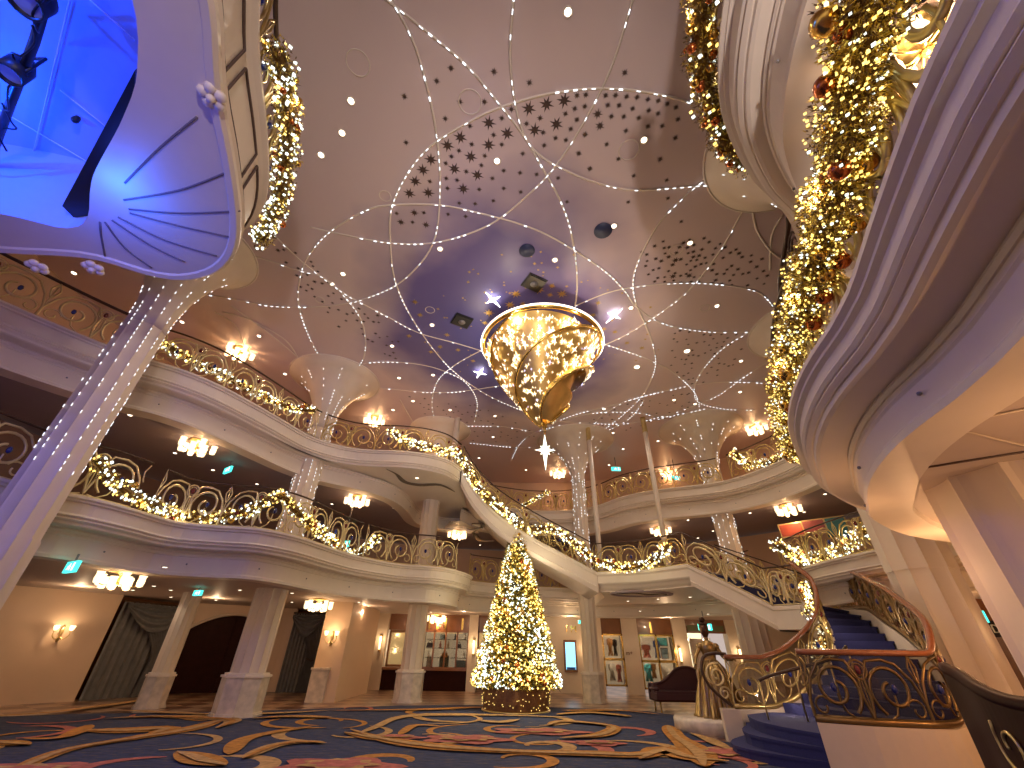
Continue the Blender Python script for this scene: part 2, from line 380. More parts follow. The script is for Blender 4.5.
# deck piece behind the stair head, closing the gap between the two upper balconies
mb = MB(); g = [(-2.0, 19.6), (-4.2, 19.9), (-4.6, 16.6), (-2.0, 16.3)]
b1 = [C0 + (Vector(p) - C0).normalized() * 24 for p in ((-2, 19.6), (-2.0, 16.3))]
mb.add([(-4.7, 20.6, S5 + .07), (-3.0, 22.0, S5 + .07), (-1.3, 22.0, S5 + .07), (-2, 34, S5 + .07), (-16, 34, S5 + .07)], [(0, 1, 2, 3, 4)], 0)
mb.strip([(-12, 30, Z5), (b1[0].x, b1[0].y, Z5)], [(-6, 19.0, Z5), (-2.0, 19.6, Z5)], 1)
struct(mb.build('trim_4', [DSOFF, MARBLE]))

# ceiling (one flat painted ceiling over hall and upper gallery)
mb = MB(); mb.box((0, 10, ZC + .15), (60, 56, .3)); struct(mb.build('ceiling', CEIL))
# floor
mb = MB(); mb.box((0, 10, -.15), (60, 56, .3)); struct(mb.build('floor', MARBLE))

# upper gallery back walls
def back_wall(path, off, z0, z1, name, m=WALL, R=None):
    a = offs(path, off) if R is None else radial(path, R)
    a = [(p[0], p[1]) for p in a]; b = offs([(p[0], p[1]) for p in a], .2)
    mb = MB(); mb.strip([(p[0], p[1], z1) for p in a], [(p[0], p[1], z0) for p in a], 0)
    mb.strip([(p[0], p[1], z0) for p in b], [(p[0], p[1], z1) for p in b], 0)
    return struct(mb.build(name, m))
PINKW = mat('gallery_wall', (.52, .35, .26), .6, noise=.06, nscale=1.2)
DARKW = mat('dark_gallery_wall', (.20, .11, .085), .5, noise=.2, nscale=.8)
arc1 = [(C0.x + 14.5 * cos(radians(a)), C0.y + 14.5 * sin(radians(a))) for a in range(215, 105, -3)]
arc2 = [(C0.x + 16.5 * cos(radians(a)), C0.y + 16.5 * sin(radians(a))) for a in range(129, -75, -3)]
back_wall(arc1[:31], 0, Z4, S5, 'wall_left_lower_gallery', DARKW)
back_wall(arc2, 0, Z4, S5, 'wall_far_lower_gallery', PINKW)
back_wall(arc1, 0, Z5, ZC, 'wall_left_upper_gallery', PINKW)
back_wall(arc2, 0, Z5, ZC, 'wall_far_upper_gallery', PINKW)
# ground floor walls: openings are left between wall runs
def wall_run(pts, name, z1=S4 + .06, m=WALL, t=.25, z0=0):
    mb = MB(); pts = [tuple(p) for p in pts]; out = offs(pts, t)
    n = len(pts); vs = [(p[0], p[1], z0) for p in pts] + [(p[0], p[1], z1) for p in pts] + [(p[0], p[1], z0) for p in out] + [(p[0], p[1], z1) for p in out]
    fs = []
    for i in range(n - 1):
        fs += [(i, i + 1, n + i + 1, n + i), (2 * n + i + 1, 2 * n + i, 3 * n + i, 3 * n + i + 1), (n + i, n + i + 1, 3 * n + i + 1, 3 * n + i)]
    fs += [(0, n, 3 * n, 2 * n), (n - 1, 3 * n - 1 - 0 - 0, 4 * n - 1, 2 * n - 1) if False else (n - 1, 3 * n - 1, 4 * n - 1, 2 * n - 1)]
    mb.add(vs, fs); return struct(mb.build(name, m))
YB = 24.0   # shop front plane
wall_run([(-20, 12.2), (-16.3, 13.7), (-14.15, 17.1)], 'wall_left')
wall_run([(-14.75, 16.6), (-14.5, 19.0), (-13.9, 20.6), (-10.4, 22.9), (-8.0, 23.0)], 'wall_behind_curtains', m=MWOOD)
def bx(px, py=655, Y=YB): return atY(px, py, Y).x
def vbox_(p):
    m = MB(); m.box((p[0], p[1], 1.5), (4.6, .1, 3.0), 0, atan2(A2[1] - A1[1], A2[0] - A1[0])); return m.build('wall_behind_doors', DWOOD)
# arch wall with arched opening (dark wooden doors behind)
def seg_frame(a, b):
    a = Vector(a); b = Vector(b); d = (b - a); L = d.length; d.normalize(); n = Vector((-d.y, d.x)); return a, d, n, L
A1, A2 = (-13.45, 19.7), (-10.05, 21.75)
a, d, n, L = seg_frame(A1, A2)
def lp(s, o, z): return (a.x + d.x * s + n.x * o, a.y + d.y * s + n.y * o, z)
mb = MB(); K = 24; s0, s1, zs_, zr = .25, L - .3, 2.05, 2.72
top = [(s0 + (s1 - s0) * i / K) for i in range(K + 1)]
zz = [zs_ + (zr - zs_) * sin(pi * i / K) ** .8 if 0 < i < K else zs_ for i in range(K + 1)]
mb.strip([lp(s, 0, S4 + .06) for s in top], [lp(s, 0, z) for s, z in zip(top, zz)])
mb.strip([lp(s, 0, z) for s, z in zip(top, zz)], [lp(s, .35, z) for s, z in zip(top, zz)])
for (u, v) in ((0, s0), (s1, L)): mb.add([lp(u, 0, 0), lp(v, 0, 0), lp(v, 0, S4 + .06), lp(u, 0, S4 + .06), lp(u, .35, 0), lp(v, .35, 0), lp(v, .35, S4 + .06), lp(u, .35, S4 + .06)], [(0, 1, 2, 3), (4, 7, 6, 5), (0, 3, 7, 4), (1, 5, 6, 2)])
struct(mb.build('wall_arch', WALL))
mb = MB()
mb.tube([lp(s, -.02, z + .05) for s, z in zip(top, zz)], .06, 6); struct(mb.build('trim_5', PANEL))
struct(vbox_(lp(L/2, .5, 0)))
root = empty('arched_door', lp(L / 2, .3, 0), 'pair of dark wooden doors filling the arched opening left of the large fluted column', 'door')
for k in range(2):
    mb = MB(); sa, sb = (s0, (s0 + s1) / 2 - .01) if k == 0 else ((s0 + s1) / 2 + .01, s1)
    rl = root.location; q = lambda s, o, z: tuple(Vector(lp(s, o, z)) - rl)
    mb.add([q(sa, .28, 0), q(sb, .28, 0), q(sb, .28, 2.8), q(sa, .28, 2.8), q(sa, .34, 0), q(sb, .34, 0), q(sb, .34, 2.8), q(sa, .34, 2.8)], [(0, 1, 2, 3), (4, 7, 6, 5), (0, 3, 7, 4), (1, 5, 6, 2), (3, 2, 6, 7)])
    for pz in (.3, 1.2, 2.0):
        mb.add([q(sa + .2, .27, pz), q(sb - .2, .27, pz), q(sb - .2, .27, pz + .7), q(sa + .2, .27, pz + .7)], [(0, 1, 2, 3)])
    mb.build('door_leaf', DWOOD, root)
wall_run([(-10.05, 21.75), (-9.75, 21.85)], 'wall_pier')
wall_run([(-8.35, 22.0), (-7.2, 22.1), (-7.2, 24.6), (-4.2, 25.6), (-4.2, 26.5)], 'wall_recess', m=MWOOD)

def curtain(p, q, zt, label, flip):
    root = empty('curtain', ((p[0] + q[0]) / 2, (p[1] + q[1]) / 2, 0), label, 'curtain'); rl = Vector(root.location)
    a, d, n, L = seg_frame(p, q)
    def g(s, o, z): return Vector((a.x + d.x * s - n.x * o, a.y + d.y * s - n.y * o, z)) - rl
    def sheet(nm, f, U=70, V=14, m=CURT):
        mb = MB(); vs = [f(i / U, j / V) for j in range(V + 1) for i in range(U + 1)]
        fs = [(j * (U + 1) + i, j * (U + 1) + i + 1, (j + 1) * (U + 1) + i + 1, (j + 1) * (U + 1) + i) for j in range(V) for i in range(U)]
        mb.add(vs, fs, 0, True); mb.build(nm, m, root)
    # straight back layer
    sheet('back_drape', lambda u, v: g(u * L, .08 + .05 * sin(u * 60), zt * (1 - v)))
    # tied-back side drape: full width at the top, gathered to one side at 1.2 m, falling straight below
    def tied(u, v):
        z = zt * (1 - v); h = 1.15
        if z > h: w = .32 + (1.0 - .32) * ((z - h) / (zt - h)) ** 1.6
        else: w = .32 + .06 * (h - z)
        s = u * w * L
        if flip: s = L - s
        return g(s, .24 + .045 * sin(u * 75 + v * 2), z)
    sheet('tied_drape', tied, 80, 24)
    def swag(u, v):
        sag = .15 + .75 * sin(pi * u) * v
        return g(u * L, .36 + .08 * sin(v * 26) * (.3 + sin(pi * u)), zt - sag * 1.0 * (.25 + .75 * v) - .02)
    sheet('swag_valance', swag, 30, 26)
    mb = MB(); mb.tube([g(.02 if not flip else L - .02, .12, 1.15), g(.2 if not flip else L - .2, .33, 1.12), g(.42 if not flip else L - .42, .3, 1.2)], .03, 6); mb.build('tie_back', DBRONZE, root)
    mb = MB(); mb.tube([g(-.05, .2, zt + .02), g(L + .05, .2, zt + .02)], .035, 6); mb.build('curtain_rod', DBRONZE, root)
curtain((-14.15, 17.2), (-13.45, 19.6), 2.9, 'grey swagged curtain on the left wall, beside the twin-armed wall lamp', True)
curtain((-9.75, 21.8), (-8.35, 21.95), 2.9, 'narrow grey swagged curtain between the large fluted column and the sconce pier', True)
# pier with sconce
mb = MB(); px0, px1 = at(302, 703, 0), at(336, 702, 0)
PX0, PX1, PYY = px0.x, px1.x, 18.2
mb.box(((PX0 + PX1) / 2, PYY + 2, (S4 + .06) / 2), (PX1 - PX0, 4, S4 + .06)); struct(mb.build('wall_sconce_pier', WALL))
mb = MB(); mb.box((PX0 + .3, PYY - .05, .47), (.6, .14, .94)); mb.box((PX0 + .3, PYY - .07, .97), (.66, .18, .07)); struct(mb.build('trim_6', STONE))

# shop front wall (plane YB) cut into piers, header and base runs
def vbox(x0, x1, y0, y1, z0, z1, name, m, parent=None, kind=True):
    mb = MB(); mb.box(((x0 + x1) / 2, (y0 + y1) / 2, (z0 + z1) / 2), (x1 - x0, y1 - y0, z1 - z0)); o = mb.build(name, m, parent)
    if kind: o['kind'] = 'structure'
    return o
HZ = 2.42   # top of the glazed openings
xs = {k: bx(k) for k in (372, 385, 420, 423, 468, 477, 500, 545, 556, 584, 603, 624, 640, 676, 690, 731, 745, 752, 800)}
vbox(xs[372], xs[385], YB - .25, YB + .4, 0, S4 + .06, 'wall_shop_pier_a', PANEL)
vbox(xs[385], xs[468], YB, YB + .3, HZ, S4 + .06, 'wall_header_a', MWOOD)
vbox(xs[468], xs[477], YB - .3, YB + .4, 0, S4 + .06, 'wall_shop_pier_b', PANEL)
vbox(xs[477], xs[545], YB, YB + .3, HZ, S4 + .06, 'wall_header_b', MWOOD)
vbox(xs[500], xs[556], YB + .1, YB + .4, 0, HZ, 'wall_behind_tree', WALL)
vbox(xs[545], xs[603], YB - .1, YB + .4, 0, S4 + .06, 'wall_screen_pier', PANEL)
vbox(xs[603], xs[624], YB, YB + .3, HZ, S4 + .06, 'wall_header_c', MWOOD)
vbox(xs[624], xs[640], YB - .1, YB + .4, 0, S4 + .06, 'wall_shop_pier_c', PANEL)
vbox(xs[640], xs[676], YB, YB + .3, HZ, S4 + .06, 'wall_header_d', MWOOD)
vbox(xs[676], xs[690], YB - .1, YB + .4, 0, S4 + .06, 'wall_shop_pier_d', PANEL)
vbox(xs[690], xs[731], YB, YB + .3, HZ + .1, S4 + .06, 'wall_header_e', MWOOD)
vbox(xs[731], xs[745], YB - .1, YB + .4, 0, S4 + .06, 'wall_shop_pier_e', PANEL)
vbox(xs[745], xs[752], YB + .1, YB + .4, 0, S4 + .06, 'wall_dark_return', MWOOD)
vbox(xs[752], 24, YB + .2, YB + .5, 0, S4 + .06, 'wall_far_right', PANEL)
vbox(15.5, 15.8, -2, YB, 0, S4 + .06, 'wall_right', MWOOD)
vbox(xs[385], xs[545], YB + 1.2, YB + 1.4, 0, S4, 'wall_shop_back_a', MWOOD)
vbox(xs[690], xs[731], YB + 3.2, YB + 3.4, 0, S4, 'wall_shop_back_b', CASEWARM)
mb = MB()
for px in (429, 437, 445, 462, 651): mb.box((bx(px, 632), YB - .03, 2.72), (.1, .06, .5))
struct(mb.build('trim_7', GOLD))

# --- glazed display windows
def window_case(x0, x1, z0, z1, label, cols, rows, frame=GOLD, back=CASEBACK, depth=.9, name='display_case'):
    root = empty(name, ((x0 + x1) / 2, YB, z0), label, 'display window'); ox, oz = (x0 + x1) / 2, z0
    W, H = x1 - x0, z1 - z0
    mb = MB(); mb.box((0, depth, H / 2), (W, .04, H)); mb.build('lit_back_panel', back, root)
    mb = MB(); t = .07
    for x in (-W / 2 + t / 2, W / 2 - t / 2): mb.box((x, 0, H / 2), (t, .14, H))
    for z in (t / 2, H - t / 2): mb.box((0, 0, z), (W, .14, t))
    for c in range(1, cols): mb.box((-W / 2 + W * c / cols, 0, H / 2), (t, .14, H))
    for r in range(1, rows): mb.box((0, 0, H * r / rows), (W, .14, t * 1.4))
    mb.build('frame', frame, root)
    mb = MB(); mb.box((0, .02, H / 2), (W - .1, .012, H - .1)); mb.build('glass', GLASS, root)
    mb = MB(); mb.box((0, .1, H - .1), (W * .7, .03, .03)); mb.build('strip_lamp', SHADE, root)
    for fx in ((-.3, .3) if W > 1.5 else (0,)):
        for fz in (H - .16, H * .45): light('POINT', (ox + fx * W, YB + .12, z0 + fz), 5, (1, .9, .78), .02)
    return root
# bright two-pane window left of the near fluted column
window_case(xs[385] + .1, bx(420), .92, HZ - .05, 'pair of cream backlit panes beside the left shop pier', 2, 1, MWOOD, CASEWARM, .2)
window_case(xs[420] + .05, xs[468], .85, HZ, 'large shop window full of small bright goods, left of the tree', 4, 1, MWOOD, CASEBACK)
window_case(xs[477], bx(497), .85, HZ, 'slim lit shop window half hidden behind the left side of the tree', 1, 1, MWOOD, CASEWARM, .4)
window_case(xs[603], xs[624], .3, HZ, 'narrow gold-framed display window with clothing, just right of the far fluted column', 1, 2, GOLD, CASEBACK, .7)
window_case(xs[640], xs[676], .2, HZ, 'wide gold-framed display window with four panes behind the chaise', 2, 2, GOLD, CASEBACK, .7)
vbox(xs[385], xs[468], YB - .25, YB + .5, .78, .88, 'trim_8', MWOOD)
vbox(xs[385], xs[468], YB - .1, YB + .1, 0, .78, 'trim_9', DWOOD)
# shelves and goods in the large window
gm = {n: mat(n, c, .5) for n, c in dict(white_card=(.8, .8, .8), ice_blue_card=(.35, .6, .85), dark_leather=(.04, .03, .03), tan_leather=(.55, .28, .1), rose_cloth=(.7, .25, .2), royal_blue_cloth=(.04, .12, .5), teal_cloth=(.05, .45, .6)).items()}
for zz in (1.28, 1.68, 2.05):
    for (pa, pb) in ((424, 434), (436, 448), (450, 466)):
        o = vbox(bx(pa), bx(pb), YB + .25, YB + .75, zz - .012, zz + .012, 'glass_shelf', GLASS, None, False)
        tag(o, 'thin glass shelf in the large shop window', 'shelf', 'glass shelves in the large shop window')
def handbag(x, z, s, m, label):
    r = empty('handbag', (x, YB + .5, z), label, 'handbag')
    mb = MB(); mb.add([(-s, -.08, 0), (s, -.08, 0), (s * .75, -.06, s * 1.2), (-s * .75, -.06, s * 1.2), (-s, .08, 0), (s, .08, 0), (s * .75, .06, s * 1.2), (-s * .75, .06, s * 1.2)],
                      [(0, 1, 2, 3), (5, 4, 7, 6), (0, 3, 7, 4), (1, 5, 6, 2), (3, 2, 6, 7), (0, 4, 5, 1)]); mb.build('bag_body', gm[m], r)
    mb = MB(); mb.tube([(s * .5 * cos(t), 0, s * 1.2 + s * .6 * sin(t)) for t in [pi * i / 8 for i in range(9)]], .012, 5); mb.build('handle', gm['dark_leather'], r)
def framed(x, z, w_, h, m, label):
    r = empty('framed_print', (x, YB + .5, z), label, 'picture')
    mb = MB(); mb.box((0, 0, h / 2), (w_, .03, h)); mb.build('frame', MWOOD, r)
    mb = MB(); mb.box((0, -.02, h / 2), (w_ - .05, .01, h - .05)); mb.build('print', gm[m], r)
def figurine(x, z, s, m, label):
    o = MB(); o.lathe([(s * .5, 0), (s * .5, .02), (s * .18, .05), (s * .38, s * .7), (s * .2, s * 1.1), (s * .1, s * 1.25), (s * .2, s * 1.45), (s * .1, s * 1.65), (.002, s * 1.7)], n=10)
    tag(o.build('figurine', gm[m], None, (x, YB + .5, z)), label, 'figurine')
handbag(bx(428, 648), 1.7, .17, 'dark_leather', 'dark handbag at the left end of the large shop window')
handbag(bx(443, 660), 1.3, .16, 'tan_leather', 'tan handbag on the lower glass shelf of the large shop window')
handbag(bx(458, 642), 1.7, .14, 'dark_leather', 'small dark handbag on the middle shelf at the right of the large shop window')
handbag(bx(441, 641), 2.06, .15, 'ice_blue_card', 'pale handbag on the top shelf of the large shop window')
framed(bx(442, 670), .87, .45, .5, 'ice_blue_card', 'pale blue framed print standing on the sill of the large shop window')
framed(bx(459, 673), .87, .5, .32, 'ice_blue_card', 'wide blue framed print at the right of the large window sill')
framed(bx(427, 671), .87, .3, .45, 'white_card', 'white framed print at the left of the large window sill')
for i, (px, z, m, lb) in enumerate(((427, 1.3, 'white_card', 'white figurine on the left lower shelf of the large shop window'), (455, 1.3, 'dark_leather', 'dark figurine on the right lower shelf'), (463, 1.3, 'white_card', 'white figurine at the far right of the lower shelf'),
        (438, 1.7, 'rose_cloth', 'rose figurine on the middle shelf'), (446, 1.7, 'white_card', 'white figurine at the centre of the middle shelf'), (463, 2.06, 'white_card', 'white figurine on the right top shelf'), (453, 2.06, 'dark_leather', 'dark figurine on the right top shelf'))):
    figurine(bx(px), z, .17, m, lb)
def garment(x, z, h, w_, m, label, y=YB + .35):
    o = MB(); pr = [(w_ * .12, h), (w_ * .5, h * .93), (w_ * .5, h * .6), (w_ * .3, h * .58), (w_ * .27, h * .4), (w_ * .45, 0), (w_ * .1, 0), (0, h * .25)]
    poly = pr + [(-a_, b_) for a_, b_ in pr[::-1]]
    n_ = len(poly); vs = [(p[0], -.05, p[1]) for p in poly] + [(p[0], .05, p[1]) for p in poly]
    o.add(vs, [tuple(range(n_)), tuple(range(2 * n_ - 1, n_ - 1, -1))] + [(i, n_ + i, n_ + (i + 1) % n_, (i + 1) % n_) for i in range(n_)])
    tag(o.build('outfit', gm[m], None, (x, y, z)), label, 'clothes')
garment(bx(612, 652), 1.5, .75, .28, 'tan_leather', 'tan outfit in the upper pane of the narrow display window')
garment(bx(617, 652), 1.5, .7, .22, 'dark_leather', 'dark slim outfit in the upper pane of the narrow display window')
garment(bx(614, 675), .5, .7, .3, 'white_card', 'white outfit in the lower pane of the narrow display window')
garment(bx(621, 675), .45, .7, .25, 'rose_cloth', 'red outfit in the lower pane of the narrow display window')
garment(bx(649, 655), 1.45, .55, .42, 'rose_cloth', 'dark red hanging suit in the upper left pane of the wide display window')
garment(bx(660, 655), 1.45, .75, .3, 'royal_blue_cloth', 'royal blue outfit in the upper right pane of the wide display window')
garment(bx(651, 675), .5, .7, .38, 'teal_cloth', 'blue dress in the lower left pane of the wide display window')
garment(bx(656, 672), .62, .6, .25, 'tan_leather', 'orange outfit in the lower left pane of the wide display window')
garment(bx(668, 678), .5, .6, .35, 'white_card', 'white outfit in the lower right pane of the wide display window')
framed(bx(665, 645), 1.95, .6, .4, 'teal_cloth', 'blue picture at the top right of the wide display window')
framed(bx(669, 660), 1.42, .36, .45, 'ice_blue_card', 'pale blue print in the upper right pane of the wide display window')
# store entrance on the right: shelving seen inside
r = empty('store_shelving', (bx(712), YB + 2.6, 0), 'shop shelving seen through the store entrance right of the wall lamp pier', 'shelves')
for i in range(4):
    m_ = MB(); m_.box((0, 0, .5 + i * .55), (2.1, .4, .05)); m_.build('shelf', PANEL, r)
for x in (-1.05, 1.05):
    m_ = MB(); m_.box((x, 0, 1.2), (.05, .4, 2.4)); m_.build('side_panel', PANEL, r)
m_ = MB(); m_.box((0, -.22, 2.3), (1.9, .05, .08)); m_.build('strip_lamp', mat('strip_lamp', (1, 1, 1), emit=6, ecol=(1, .93, .8)), r)
tag(vbox(bx(698, 660), bx(712, 660), YB + .6, YB + .7, 0, 2.3, 'cream_partition', CREAM, None, False), 'plain cream partition just inside the store entrance', 'partition')
tag(vbox(xs[690] + .1, xs[731] - .1, YB - .06, YB, 2.6, 2.85, 'shop_sign_board', mat('sign_green', (.12, .13, .05), .4), None, False), 'dull green sign board above the store entrance under the teal sign', 'sign')

# wall screen
r = empty('wall_screen', (bx(570), YB - .12, .85), 'tall framed screen glowing pale blue on the stone pier right of the tree', 'screen')
m_ = MB(); m_.box((0, -.03, .62), (.62, .08, 1.3)); m_.build('frame', MWOOD, r)
m_ = MB(); m_.box((0, -.08, .62), (.46, .02, 1.1)); m_.build('display', SCREEN, r)
m_ = MB(); m_.box((0, -.093, .12), (.42, .006, .1)); m_.build('caption_band', gm['royal_blue_cloth'], r)
def text(s, size, loc, m, label, rot=(pi / 2, 0, 0), name='wall_lettering', cat='lettering', parent=None):
    c = bpy.data.curves.new(name, 'FONT'); c.body = s; c.size = size; c.extrude = .01; c.align_x = 'CENTER'
    o = bpy.data.objects.new(name, c); COL.objects.link(o); bpy.context.view_layer.update()
    me = bpy.data.meshes.new_from_object(o); me.materials.clear(); me.materials.append(m); bpy.data.objects.remove(o)
    o = bpy.data.objects.new(name, me); COL.objects.link(o); o.location = loc; o.rotation_euler = rot
    if parent: o.parent = parent
    elif label: tag(o, label, cat)
    return o
text('I M', .42, (bx(571, 633), YB - .12, 2.45), GOLD, 'small gold letters on the stone pier above the glowing screen')
text('m+', .25, (bx(629, 655), YB - .12, 1.55), MWOOD, 'small dark emblem on the stone pier between the two gold display windows')

# statues in the dark recess
for px, s, lb in ((344, 1.0, 'black statue at the left in the dark recess beside the sconce pier'), (355, .95, 'black statue with raised ears at the right in the dark recess')):
    m_ = MB(); m_.lathe([(.3, 0), (.3, .08), (.2, .1), (.28, .3), (.24, .6), (.12, .75), (.19, .9), (.17, 1.02), (.02, 1.12)], n=12)
    m_.lathe([(.05, 0), (.04, .15), (.005, .25)], (-.12, 0, .98), 6); m_.lathe([(.05, 0), (.04, .15), (.005, .25)], (.12, 0, .98), 6)
    m_.tube([(-.25, -.1, .5), (-.36, -.25, .35), (-.2, -.34, .25)], .06, 6); m_.tube([(.25, -.1, .5), (.36, -.25, .35), (.2, -.34, .25)], .06, 6)
    o = m_.build('statue', BLACK, None, (atY(px, 680, 23.6).x, 23.6, 0)); o.scale = (s,) * 3; tag(o, lb, 'statue')

# ------------------------------------------------------------------ sconces
def sconce(loc, dirv, label, kind=0):
    r = empty('wall_sconce', loc, label, 'wall lamp', None, atan2(dirv[1], dirv[0]) + pi / 2)   # local -Y faces the room
    if kind == 0:      # twin arm
        m_ = MB(); m_.lathe([(.02, -.28), (.05, -.2), (.03, -.1), (.06, 0), (.03, .1), (.04, .16), (.01, .2)], (0, -.05, 0), 10); m_.build('back_plate', BRASS, r)
        for sx in (-1, 1):
            m_ = MB(); m_.tube(spl([Vector((0, -.06, -.12)), Vector((sx * .1, -.14, -.2)), Vector((sx * .2, -.16, -.1)), Vector((sx * .2, -.16, .02))], .03), .014, 6)
            m_.lathe([(.02, 0), (.05, .03), (.02, .04)], (sx * .2, -.16, 0), 8); arm = m_.build('arm', BRASS, r)
            m_ = MB(); m_.lathe([(.035, 0), (.065, .05), (.08, .14), (.06, .15)], (sx * .2, -.16, .04), 10); m_.build('shade', SHADE, arm)
    else:              # vertical tube
        m_ = MB(); m_.box((0, -.03, 0), (.12, .05, .7)); m_.build('back_plate', BRASS, r)
        m_ = MB(); m_.lathe([(.045, -.27), (.05, -.25), (.05, .25), (.045, .27)], (0, -.09, 0), 10); m_.build('tube_shade', SHADE, r)
        for z in (-.3, .28):
            m_ = MB(); m_.lathe([(.02, -.03), (.06, 0), (.02, .04)], (0, -.09, z), 10); m_.build('finial', BRASS, r)
    l = light('POINT', Vector(loc) + Vector((dirv[0] * .3, dirv[1] * .3, .15)), 9, (1, .68, .38), .03)
sconce((-14.78, 16.05, 1.9), (.8, -.6), 'twin-armed brass wall lamp on the left wall beside the first grey curtain')
sconce((atY(331, 644, PYY).x, PYY, 1.95), (0, -1), 'twin-armed brass wall lamp on the pale pier between curtain and dark recess')
sconce((bx(381, 648), YB - .25, 1.85), (0, -1), 'tube wall lamp on the narrow pier left of the cream backlit panes', 1)
sconce((bx(474, 650), YB - .3, 1.75), (0, -1), 'tube wall lamp on the pier touching the left side of the tree', 1)
sconce((bx(586, 653), YB - .1, 1.65), (0, -1), 'tube wall lamp on the stone pier beside the glowing screen', 1)
sconce((bx(679, 653), YB - .1, 1.6), (0, -1), 'tube wall lamp above the chaise between display window and store entrance', 1)
sconce((bx(738, 652), YB - .1, 1.6), (0, -1), 'tube wall lamp on the pier right of the store entrance', 1)

# ------------------------------------------------------------------ columns
def flute(nf, depth): return lambda a, z: 1 - depth * abs(sin(a * nf / 2)) ** .6
def column(x, y, r, label, z0=0, z1=S4 + .1, plinth=.95, cap=False, name='fluted_column'):
    root = empty(name, (x, y, z0), label, 'column'); n = 96; H = z1 - z0
    base = plinth if plinth else 0
    m_ = MB(); m_.lathe([(r, base), (r, H)], n=n, rfun=flute(12, .085), smooth=False); m_.build('shaft', COLM, root)
    if plinth:
        q = r * 1.22; oc = [(q * cos(radians(22.5 + 45 * i)) * 1.08, q * sin(radians(22.5 + 45 * i)) * 1.08) for i in range(8)]
        m_ = MB(); m_.prism([(a_ * 1.12, b_ * 1.12) for a_, b_ in oc], 0, .05); m_.prism([(a_ * 1.06, b_ * 1.06) for a_, b_ in oc], .05, .1); m_.prism(oc, .1, plinth - .07); m_.build('plinth', STONE, root)
        m_ = MB(); m_.prism([(a_ * 1.08, b_ * 1.08) for a_, b_ in oc], plinth - .07, plinth - .02); m_.prism([(a_ * .95, b_ * .95) for a_, b_ in oc], plinth - .02, plinth + .03); m_.build('plinth_moulding', CREAM, root)
    return root
def tree_column(x, y, r, rd, label, z0, led=True, neck=None, lean=(0, 0)):
    zn = neck or 8.9
    root = empty('tree_column', (x, y, z0), label, 'column')
    m_ = MB(); m_.lathe([(r, 0), (r, zn - z0)], n=96, rfun=flute(12, .07), smooth=False); m_.build('shaft', COLM, root)
    prof = []
    for i in range(15):
        t = i / 14; rr = r + (rd - r) * (1 - max(0, 1 - t ** 1.7) ** .62) ; prof.append((rr, zn - z0 + (ZC - .04 - zn) * t))
    prof[-1] = (rd, ZC - .03 - z0)
    m_ = MB(); m_.lathe([(r, zn - z0 - .3)] + prof + [(rd, ZC - z0 - .001)], n=96, rfun=lambda a, z: 1 - .05 * abs(sin(a * 6)) ** .6 * max(0, 1 - max(0, z + z0 - zn) / 1.2)); m_.build('flared_capital', COLM, root)
    m_ = MB(); m_.tube([((rd + .02) * cos(2 * pi * i / 64), (rd + .02) * sin(2 * pi * i / 64), ZC - z0 - .02) for i in range(64)], .025, 5, closed=True); m_.build('capital_ring', STRIP, root)
    if led:
        full = [(r * 1.0, h) for h in [k * .06 for k in range(int((zn - z0) / .06))]] + prof[:-1]
        m_ = MB()
        for k in range(12):
            an = 2 * pi * (k + .0) / 12 + .02
            pts = [Vector((q_ * 1.012 * cos(an), q_ * 1.012 * sin(an), h)) for q_, h in full]
            pts = resample(pts, .13)
            for i in range(0, len(pts) - 1):
                if pts[i].z + z0 < 4.3: continue
                if random.random() < ((.5 if hypot(x, y) < 17.5 else .32) if pts[i].z + z0 < zn + .8 else .28):
                    p, q2 = pts[i], pts[i].lerp(pts[i + 1], .5); m_.tube([p, q2], .0065 if hypot(x, y) < 17 else .0095, 4)
        m_.build('led_lights', LED, root)['kind'] = 'stuff'
    return root
A_XY = (-7.35, 14.35); C_XY = (-3.6, 18.9); D_XY = (3.4, 19.9); L_XY = (-8.95, 7.75); R_XY = (9.35, 18.2); N_XY = (5.95, 4.5); N2_XY = (9.9, 10.6)
column(*A_XY, .46, 'large fluted column with marble plinth at the left, in front of the arched doors', plinth=.95)
column(*C_XY, .40, 'fluted column with marble plinth left of the tree, in front of the shop window')
column(*D_XY, .33, 'fluted column with marble plinth right of the tree, beside the glowing screen')
column(-10.75, 15.8, .29, 'slim pale column with stone plinth in front of the left curtain', plinth=.85)
column(*N2_XY, .68, 'broad fluted column lit warm orange, behind the curved stair at the right', plinth=.95, z1=3.36)
column(*N_XY, .92, 'very broad fluted column nearest the camera at the right edge', z1=3.36)
column(*R_XY, .55, 'fluted column behind the stair flight, right of the store entrance')
column(*L_XY, .45, 'fluted column at the far left, below the largest strip-lit column')
tree_column(*A_XY, .43, 1.75, 'strip-lit column flaring into the ceiling, second from the left', S4)
tree_column(*C_XY, .38, 1.5, 'flaring column half hidden behind the upper end of the stairs', S4, led=False)
tree_column(*D_XY, .33, 2.0, 'slim strip-lit column flaring into the ceiling beside the tree top', S4)
tree_column(*L_XY, .42, 1.5, 'large strip-lit column at the left below the blue shell canopy', S4, neck=8.3)
tree_column(*R_XY, .42, 1.95, 'strip-lit column flaring into the ceiling right of the two slim gold-capped poles', S4)
tree_column(*N_XY, .7, 1.75, 'flared column capital beside the upper right balcony', S4 + .31)
tree_column(*N2_XY, .7, 1.7, 'pale flared column capital behind the big garland on the right', S4 + .31, led=False)
